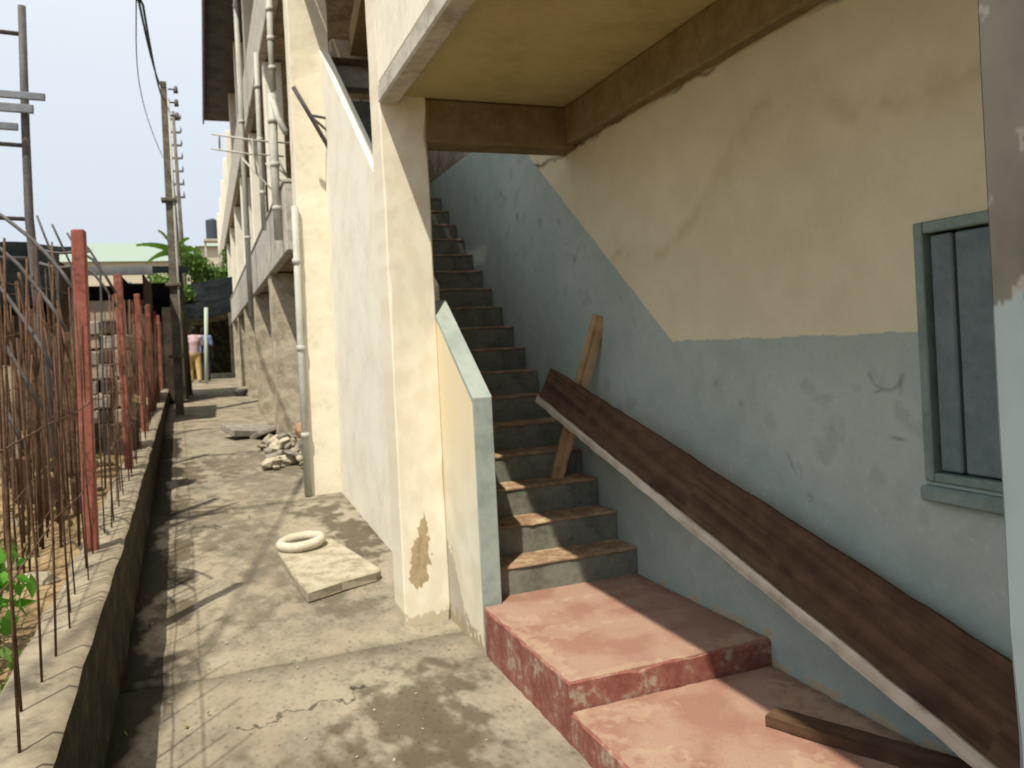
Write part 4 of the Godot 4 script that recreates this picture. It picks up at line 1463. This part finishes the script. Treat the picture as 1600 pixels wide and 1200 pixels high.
func make_loose_things() -> void:
	# long dark board on edge, its lower end on the bottom step and its upper end against the short plank
	var lb := thing("long_board", "long dark brown board with pale lower edge slanting down across the stair", "board", Vector3(1.95, 0.128, -1.5))
	var a := Vector3(1.828, 1.165, -4.35)
	var b := Vector3(2.0, 0.13, -1.28)
	plank("board", a, b, Vector3(0.067, 0.2, 0.03), 0.2, 0.31, 0.03, M.wood_dark, lb)
	plank("pale_edge", a + Vector3(-0.024, -0.012, 0.0), b + Vector3(-0.024, -0.004, 0.0), Vector3(0.067, 0.2, 0.03), 0.036, 0.045, 0.018, M.wood_edge, lb, 0.006)
	var sp := plank("short_plank", Vector3(1.86, 0.694, -4.34), Vector3(2.065, 1.645, -4.09), Vector3(0.9, -0.2, 0.25), 0.075, 0.085, 0.028, M.wood_pale)
	tag(sp, "short pale plank leaning on the blue wall behind the long board", "plank")
	var sk := plank("wood_strip", Vector3(1.755, 0.15, -2.31), Vector3(2.06, 0.15, -1.68), Vector3(0.8, 0, -0.45), 0.085, 0.095, 0.035, M.wood_dark)
	tag(sk, "flat dark wooden strip lying on the red bottom step", "plank")
	# grit and dead leaves along the path
	var gs := new_st()
	for i in 260:
		var gz := -1.6 - pow(rng.randf(), 1.4) * 9.0
		var gx := lerpf(wall_x(gz) + 0.05, 0.9 if gz < -4.3 and gz > -8.1 else 1.15, rng.randf())
		if rng.randf() < 0.5:
			gx = lerpf(gx, 1.16 if gz < -4.6 or gz > -4.2 else 0.9, 0.75 * rng.randf())
		var s := 0.005 + 0.013 * pow(rng.randf(), 3.0)
		rock(gs, Vector3(gx, gy(gz) + s * 0.25, gz), Vector3(s * 1.4, s * 0.8, s), 5, 0.3, Basis(Vector3.UP, rng.randf() * TAU))
	var go := obj("path_grit", gs, M.slab_pale)
	tag(go, "scattered grit and crumbs of concrete on the footpath", "grit", "", "stuff")
	gs = new_st()
	for i in 20:
		var gz := -2.2 - rng.randf() * 8.0
		leaf_cluster(gs, Vector3(lerpf(wall_x(gz) + 0.04, 0.5, pow(rng.randf(), 2.0)), gy(gz) + 0.012, gz), Vector3(0.02, 0.004, 0.02), 1, 0.032)
	var gl := obj("leaf_litter", gs, M.leaf_dry)
	tag(gl, "dead brown leaves lying along the foot of the low wall", "leaf litter", "", "stuff")
	# slab with a ring
	var y := 0.0
	var sl := thing("paving_slab", "pale concrete slab lying tilted on the footpath", "slab", Vector3(0.75, y, -5.6))
	var A := Vector3(0.515, 0.075, -4.965)
	var B := Vector3(1.0, 0.078, -5.2)
	var D := Vector3(0.43, 0.085, -6.05)
	var Cc := Vector3(0.84, 0.09, -6.25)
	var st := new_st()
	var top := [A, A.lerp(B, 0.45) + Vector3(0, 0, -0.012), B + Vector3(-0.015, 0, 0.01), B + Vector3(0.01, 0, -0.03), B.lerp(Cc, 0.5) + Vector3(0.012, 0, 0), Cc, D, D.lerp(A, 0.6) + Vector3(-0.012, 0, 0)]
	var mid := (A + B + Cc + D) * 0.25
	var up := (B - A).cross(D - A).normalized()
	if up.y < 0:
		up = -up
	for k in top.size():
		var k2 := (k + 1) % top.size()
		var p: Vector3 = top[k]
		var q: Vector3 = top[k2]
		var ip := p.lerp(mid, 0.025)
		var iq := q.lerp(mid, 0.025)
		tri(st, ip, iq, mid, up)
		quad(st, ip, iq, q - up * 0.01, p - up * 0.01, up + (p - mid))
		quad(st, p - up * 0.01, q - up * 0.01, q - up * 0.062 + (mid - q) * 0.02 * rng.randf(), p - up * 0.062, p - mid)
		tri(st, p - up * 0.062, q - up * 0.062, mid - up * 0.062, -up)
	obj("slab", st, M.slab_pale, sl)
	for q in [[0.56, 0.022, -5.9, 0.1], [0.78, 0.02, -6.1, 0.11]]:
		st = new_st()
		rock(st, Vector3(q[0], q[1], q[2]), Vector3(q[3], 0.05, q[3]), 6, 0.2)
		var r := obj("stone", st, M.concrete, self, Vector3(q[0], 0, q[2]))
		tag(r, "small stone propping up the %s back corner of the tilted slab" % ("left" if q[0] < 0.7 else "right"), "stone", "stones under the slab")
	st = new_st(true)
	var ring := []
	for k in 24:
		var t := TAU * k / 24.0
		ring.append(Vector3(0.60 + cos(t) * 0.145, 0.125 + 0.012 * cos(t), -6.10 + sin(t) * 0.165))
	tube(st, ring, 0.036, 9, -1.0, true)
	var rg := obj("ceramic_ring", st, M.ceramic, self, Vector3(0.6, 0.09, -6.1))
	tag(rg, "pale ring, like a toilet seat, lying on the corner of the slab", "ring")
	# broken slabs against the first pillar
	for q in [[0.62, -12.9, 0.75, 0.5, 0.10, -0.28, 0.25, "dark edged broken slab propped up flat among the rubble by the pillar"], [0.86, -12.6, 0.5, 0.42, 0.07, 0.5, -0.5, "grey broken slab tilted against the dark edged one"]]:
		st = new_st()
		var c := Vector3(q[0], gy(q[1]) + 0.095, q[1])
		box(st, c, Vector3(q[2], q[4], q[3]), 0.012, Basis.from_euler(Vector3(q[6] * 0.6, 0.35, q[5] * 0.45)))
		var o := obj("broken_slab", st, M.concrete_grey, self, c - Vector3(0, 0.095, 0))
		tag(o, q[7], "slab", "broken slabs by the rubble")
	for i in 48:
		var t := rng.randf()
		var p := Vector3(0.66 + 0.52 * rng.randf(), 0, -9.3 - 2.9 * t)
		if p.x < 0.72 and rng.randf() < 0.4:
			p.x += 0.3
		var s := 0.10 + 0.22 * rng.randf() * rng.randf()
		p.y = gy(p.z) + s * 0.25 + (0.08 if p.x > 0.95 else 0.0) * rng.randf()
		st = new_st()
		rock(st, p, Vector3(s * (1.0 + rng.randf()), s * (0.4 + 0.5 * rng.randf()), s), 5 + i % 2, 0.5, Basis.from_euler(Vector3(rng.randf() * 0.7, rng.randf() * TAU, rng.randf() * 0.5)))
		var o := obj("rubble_lump", st, [M.slab_pale, M.concrete_grey, M.pillar_old][i % 3], self, p - Vector3(0, s * 0.3, 0))
		tag(o, "lump of broken concrete in the rubble heap beside the white downpipe", "rubble", "rubble heap by the arcade")
	st = new_st()
	rock(st, Vector3(1.17, gy(-10.9) + 0.28, -10.9), Vector3(0.24, 0.3, 0.2), 8, 0.15)
	var cl := obj("clay_lump", st, M.red_post, self, Vector3(1.17, gy(-10.9), -10.9))
	cl.mesh.surface_set_material(0, plain(C(0.42, 0.26, 0.16), 0.9))
	tag(cl, "rounded orange brown lump on top of the rubble heap", "stone")
	# bowl
	st = new_st(true)
	var bz := -20.6
	tube(st, [Vector3(0.80, gy(bz) + 0.005, bz), Vector3(0.80, gy(bz) + 0.08, bz), Vector3(0.80, gy(bz) + 0.17, bz)], 0.11, 12, 0.2)
	var bw := obj("basin", st, M.steel_dark, self, Vector3(0.8, gy(bz), bz))
	tag(bw, "small dark basin standing alone on the far footpath", "basin")
	# drying bracket on the tall column
	var br := thing("drying_bracket", "dark triangular steel bracket sticking out from the tall cream column", "bracket", Vector3(1.31, 3.6, -8.0))
	var tip := Vector3(0.90, 4.02, -7.75)
	var wallp := Vector3(1.33, 3.33, -7.95)
	for q in [[tip, Vector3(1.02, 3.83, -7.80), wallp, 0.022], [Vector3(1.06, 3.78, -7.82), Vector3(1.2, 3.785, -7.9), Vector3(1.38, 3.79, -8.0), 0.014], [Vector3(1.06, 3.77, -7.82), Vector3(1.2, 3.68, -7.9), Vector3(1.3, 3.62, -8.05), 0.013]]:
		st = new_st(true)
		tube(st, [q[0], q[1], q[2]], q[3], 7)
		obj("arm", st, M.steel_dark, br)
	boxed("wall_plate", 1.365, 1.385, 3.71, 3.88, -8.05, -7.95, M.steel_dark, br, 0.003)
	boxed("wall_plate", 1.311, 1.345, 3.22, 3.42, -8.05, -7.92, M.steel_dark, br, 0.003)
	# clothes rack on the walkway
	var cr := thing("clothes_rack", "pale metal clothes drying rack jutting out from the first walkway", "rack", Vector3(0.9, 3.5, -10.5))
	for q in [[[0.21, 4.23], [1.24, 4.17]], [[0.2, 4.05], [1.06, 4.01]], [[0.55, 3.96], [1.09, 3.38]], [[0.89, 4.19], [1.15, 3.62]], [[0.86, 4.0], [1.12, 3.72]], [[0.83, 3.9], [1.1, 3.6]], [[0.68, 4.2], [0.72, 3.78]], [[0.3, 4.22], [0.3, 4.05]]]:
		st = new_st(true)
		tube(st, [Vector3(q[0][0], q[0][1], -10.45 + rng.randf() * 0.1), Vector3((q[0][0] + q[1][0]) * 0.5, (q[0][1] + q[1][1]) * 0.5 - 0.01, -10.45), Vector3(q[1][0], q[1][1], -10.5 + rng.randf() * 0.1)], 0.013, 5)
		obj("rod", st, M.pvc, cr)


# ---------------------------------------------------------------- people
# meshes the smooth union of tapered capsules [a, b, ra, rb] with surface nets
func body_mesh(bones: Array, cell: float, k: float) -> SurfaceTool:
	var lo := Vector3(1e9, 1e9, 1e9)
	var hi := -lo
	for q in bones:
		for e in 2:
			var r: float = q[2 + e] + cell * 2.0
			lo = lo.min(q[e] - Vector3(r, r, r))
			hi = hi.max(q[e] + Vector3(r, r, r))
	var nx := int((hi.x - lo.x) / cell) + 2
	var ny := int((hi.y - lo.y) / cell) + 2
	var nz := int((hi.z - lo.z) / cell) + 2
	var f := PackedFloat32Array()
	f.resize(nx * ny * nz)
	f.fill(9.0)
	for q in bones:
		var a: Vector3 = q[0]
		var ab: Vector3 = q[1] - a
		var ll := maxf(ab.length_squared(), 1e-8)
		var ra: float = q[2]
		var rb: float = q[3]
		var rm := maxf(ra, rb) + k + cell
		var l2: Vector3 = (q[0] as Vector3).min(q[1]) - Vector3(rm, rm, rm)
		var h2: Vector3 = (q[0] as Vector3).max(q[1]) + Vector3(rm, rm, rm)
		for iy in range(maxi(0, int((l2.y - lo.y) / cell)), mini(ny, int((h2.y - lo.y) / cell) + 2)):
			for iz in range(maxi(0, int((l2.z - lo.z) / cell)), mini(nz, int((h2.z - lo.z) / cell) + 2)):
				for ix in range(maxi(0, int((l2.x - lo.x) / cell)), mini(nx, int((h2.x - lo.x) / cell) + 2)):
					var p := lo + Vector3(ix, iy, iz) * cell - a
					var t := clampf(p.dot(ab) / ll, 0.0, 1.0)
					var d := (p - ab * t).length() - lerpf(ra, rb, t)
					var i := (iy * nz + iz) * nx + ix
					var o := f[i]
					var hh := maxf(k - absf(d - o), 0.0) / k
					f[i] = minf(d, o) - hh * hh * k * 0.25
	var vid := {}
	var vs := PackedVector3Array()
	var sx := 1
	var sz := nx
	var sy := nx * nz
	var off := [0, sx, sy, sx + sy, sz, sx + sz, sy + sz, sx + sy + sz]
	var edges := [[0, 1], [2, 3], [4, 5], [6, 7], [0, 2], [1, 3], [4, 6], [5, 7], [0, 4], [1, 5], [2, 6], [3, 7]]
	for iy in ny - 1:
		for iz in nz - 1:
			for ix in nx - 1:
				var i := iy * sy + iz * sz + ix
				var neg := 0
				for c in 8:
					if f[i + off[c]] < 0.0:
						neg += 1
				if neg == 0 or neg == 8:
					continue
				var s := Vector3.ZERO
				var n := 0
				for e in edges:
					var v0 := f[i + off[e[0]]]
					var v1 := f[i + off[e[1]]]
					if (v0 < 0.0) != (v1 < 0.0):
						var t := v0 / (v0 - v1)
						var p0 := Vector3(e[0] & 1, (e[0] >> 1) & 1, (e[0] >> 2) & 1)
						var p1 := Vector3(e[1] & 1, (e[1] >> 1) & 1, (e[1] >> 2) & 1)
						s += p0.lerp(p1, t)
						n += 1
				vid[i] = vs.size()
				vs.append(lo + (Vector3(ix, iy, iz) + s / n) * cell)
	var st := new_st(true)
	for i in vid:
		var ix: int = i % nx
		var iz: int = (i / nx) % nz
		var iy: int = i / sy
		if ix == 0 or iy == 0 or iz == 0:
			continue
		for ax in 3:
			var step: int = [sx, sy, sz][ax]
			var v0 := f[i]
			var v1 := f[i + step]
			if (v0 < 0.0) == (v1 < 0.0):
				continue
			var u: int = [sy, sz, sx][ax]
			var w: int = [sz, sx, sy][ax]
			if not (vid.has(i - u) and vid.has(i - w) and vid.has(i - u - w)):
				continue
			var out := Vector3.ZERO
			out[ax] = 1.0 if v0 < 0.0 else -1.0
			quad(st, vs[vid[i]], vs[vid[i - u]], vs[vid[i - u - w]], vs[vid[i - w]], out)
	return st


func person(label: String, at: Vector3, turn: float, h: float, shirt: Color, pants: Color, short_legs: bool, stride: float, skin: Color) -> void:
	var s := h / 1.75
	var o := thing("person", label, "person", at)
	var b := Basis(Vector3.UP, turn)
	var J := func(x: float, y: float, z: float) -> Vector3: return at + b * (Vector3(x, y, z) * s)
	var pelvis: Vector3 = J.call(0, 0.95, 0)
	var chest: Vector3 = J.call(0, 1.28, 0.0)
	var neck: Vector3 = J.call(0, 1.46, 0.01)
	var skull: Vector3 = J.call(0, 1.62, 0.03)
	var bones := [[pelvis, chest, 0.135 * s, 0.145 * s], [chest, J.call(0, 1.40, 0), 0.14 * s, 0.10 * s], [neck, J.call(0, 1.55, 0.02), 0.055 * s, 0.055 * s], [J.call(-0.15, 1.40, 0), J.call(0.15, 1.40, 0), 0.07 * s, 0.07 * s]]
	var top := [[J.call(0, 0.93, 0), chest, 0.155 * s, 0.16 * s], [chest, J.call(0, 1.39, 0), 0.155 * s, 0.11 * s], [J.call(-0.16, 1.40, 0), J.call(0.16, 1.40, 0), 0.078 * s, 0.078 * s]]
	var low := [[J.call(0, 0.90, 0), J.call(0, 0.98, 0), 0.155 * s, 0.15 * s]]
	for sd in [-1.0, 1.0]:
		var hip: Vector3 = J.call(0.09 * sd, 0.90, 0)
		var knee: Vector3 = J.call(0.10 * sd, 0.50, 0.06 + stride * sd * 0.14)
		var ankle: Vector3 = J.call(0.10 * sd, 0.08, stride * sd * 0.22 - 0.02)
		bones.append_array([[hip, knee, 0.085 * s, 0.055 * s], [knee, ankle, 0.055 * s, 0.036 * s], [ankle + Vector3(0, -0.035, 0) * s, ankle + b * Vector3(0.01 * sd, -0.045, 0.17) * s, 0.036 * s, 0.03 * s]])
		low.append([hip, knee, 0.105 * s, 0.085 * s])
		if not short_legs:
			low.append([knee, ankle, 0.085 * s, 0.065 * s])
		var sh: Vector3 = J.call(0.19 * sd, 1.40, 0)
		var el: Vector3 = J.call(0.25 * sd, 1.12, -0.03 - stride * sd * 0.08)
		var wr: Vector3 = J.call(0.24 * sd, 0.88, 0.07 - stride * sd * 0.12)
		bones.append_array([[sh, el, 0.05 * s, 0.04 * s], [el, wr, 0.04 * s, 0.028 * s]])
		var palm: Vector3 = J.call(0.235 * sd, 0.80, 0.09 - stride * sd * 0.13)
		bones.append([wr, palm, 0.028 * s, 0.035 * s])
		for q in 4:
			var off: Vector3 = b * Vector3(0, 0, 0.03 - 0.02 * q) * s
			bones.append([palm + off * 0.7, palm + off + b * Vector3(-0.012 * sd, -0.075 + 0.008 * absf(q - 1.5), 0.015) * s, 0.012 * s, 0.009 * s])
		bones.append([palm + b * Vector3(-0.01 * sd, 0.03, 0.025) * s, palm + b * Vector3(-0.025 * sd, -0.03, 0.05) * s, 0.012 * s, 0.010 * s])
		top.append([sh, sh.lerp(el, 0.75), 0.066 * s, 0.062 * s])
	bones.append_array([[skull, skull + b * Vector3(0, -0.04, 0.02) * s, 0.098 * s, 0.085 * s], [skull + b * Vector3(0, -0.02, 0.1) * s, skull + b * Vector3(0, -0.045, 0.115) * s, 0.014 * s, 0.018 * s]])
	for sd in [-1.0, 1.0]:
		bones.append([skull + b * Vector3(0.097 * sd, -0.02, 0) * s, skull + b * Vector3(0.1 * sd, -0.05, 0) * s, 0.018 * s, 0.014 * s])
	obj("body", body_mesh(bones, 0.016, 0.03), plain(skin, 0.6), o)
	obj("shirt", body_mesh(top, 0.022, 0.05), plain(shirt, 0.9), o)
	obj("trousers", body_mesh(low, 0.022, 0.04), plain(pants, 0.9), o)
	obj("hair", body_mesh([[skull + b * Vector3(0, 0.03, -0.025) * s, skull + b * Vector3(0, -0.01, -0.03) * s, 0.098 * s, 0.093 * s]], 0.016, 0.03), plain(C(0.015, 0.012, 0.01), 0.9), o)
	var st := new_st(true)
	for sd in [-1.0, 1.0]:
		var e: Vector3 = skull + b * Vector3(0.034 * sd, 0.0, 0.105) * s
		tube(st, [e + b * Vector3(-0.012, 0, 0) * s, e + b * Vector3(0.012, 0, 0) * s], 0.008 * s, 5)
	obj("eyes", st, plain(C(0.02, 0.015, 0.012), 0.4), o)
	st = new_st(true)
	var mo: Vector3 = skull + b * Vector3(0, -0.085, 0.1) * s
	tube(st, [mo + b * Vector3(-0.022, 0, -0.004) * s, mo, mo + b * Vector3(0.022, 0, -0.004) * s], 0.007 * s, 5)
	obj("mouth", st, plain(C(0.16, 0.05, 0.04), 0.6), o)


func make_people() -> void:
	person("person in pale pink top and khaki trousers walking at the far path end", Vector3(-0.27, gy(-26.6) + 0.01, -26.6), PI + 0.1, 1.74, C(0.45, 0.33, 0.36), C(0.42, 0.29, 0.12), false, 0.8, C(0.07, 0.04, 0.026))
	person("person in blue shirt and dark trousers standing just behind the one in pink", Vector3(0.02, 0.81, -27.6), PI - 0.3, 1.72, C(0.13, 0.19, 0.36), C(0.03, 0.035, 0.06), false, 0.2, C(0.06, 0.035, 0.022))
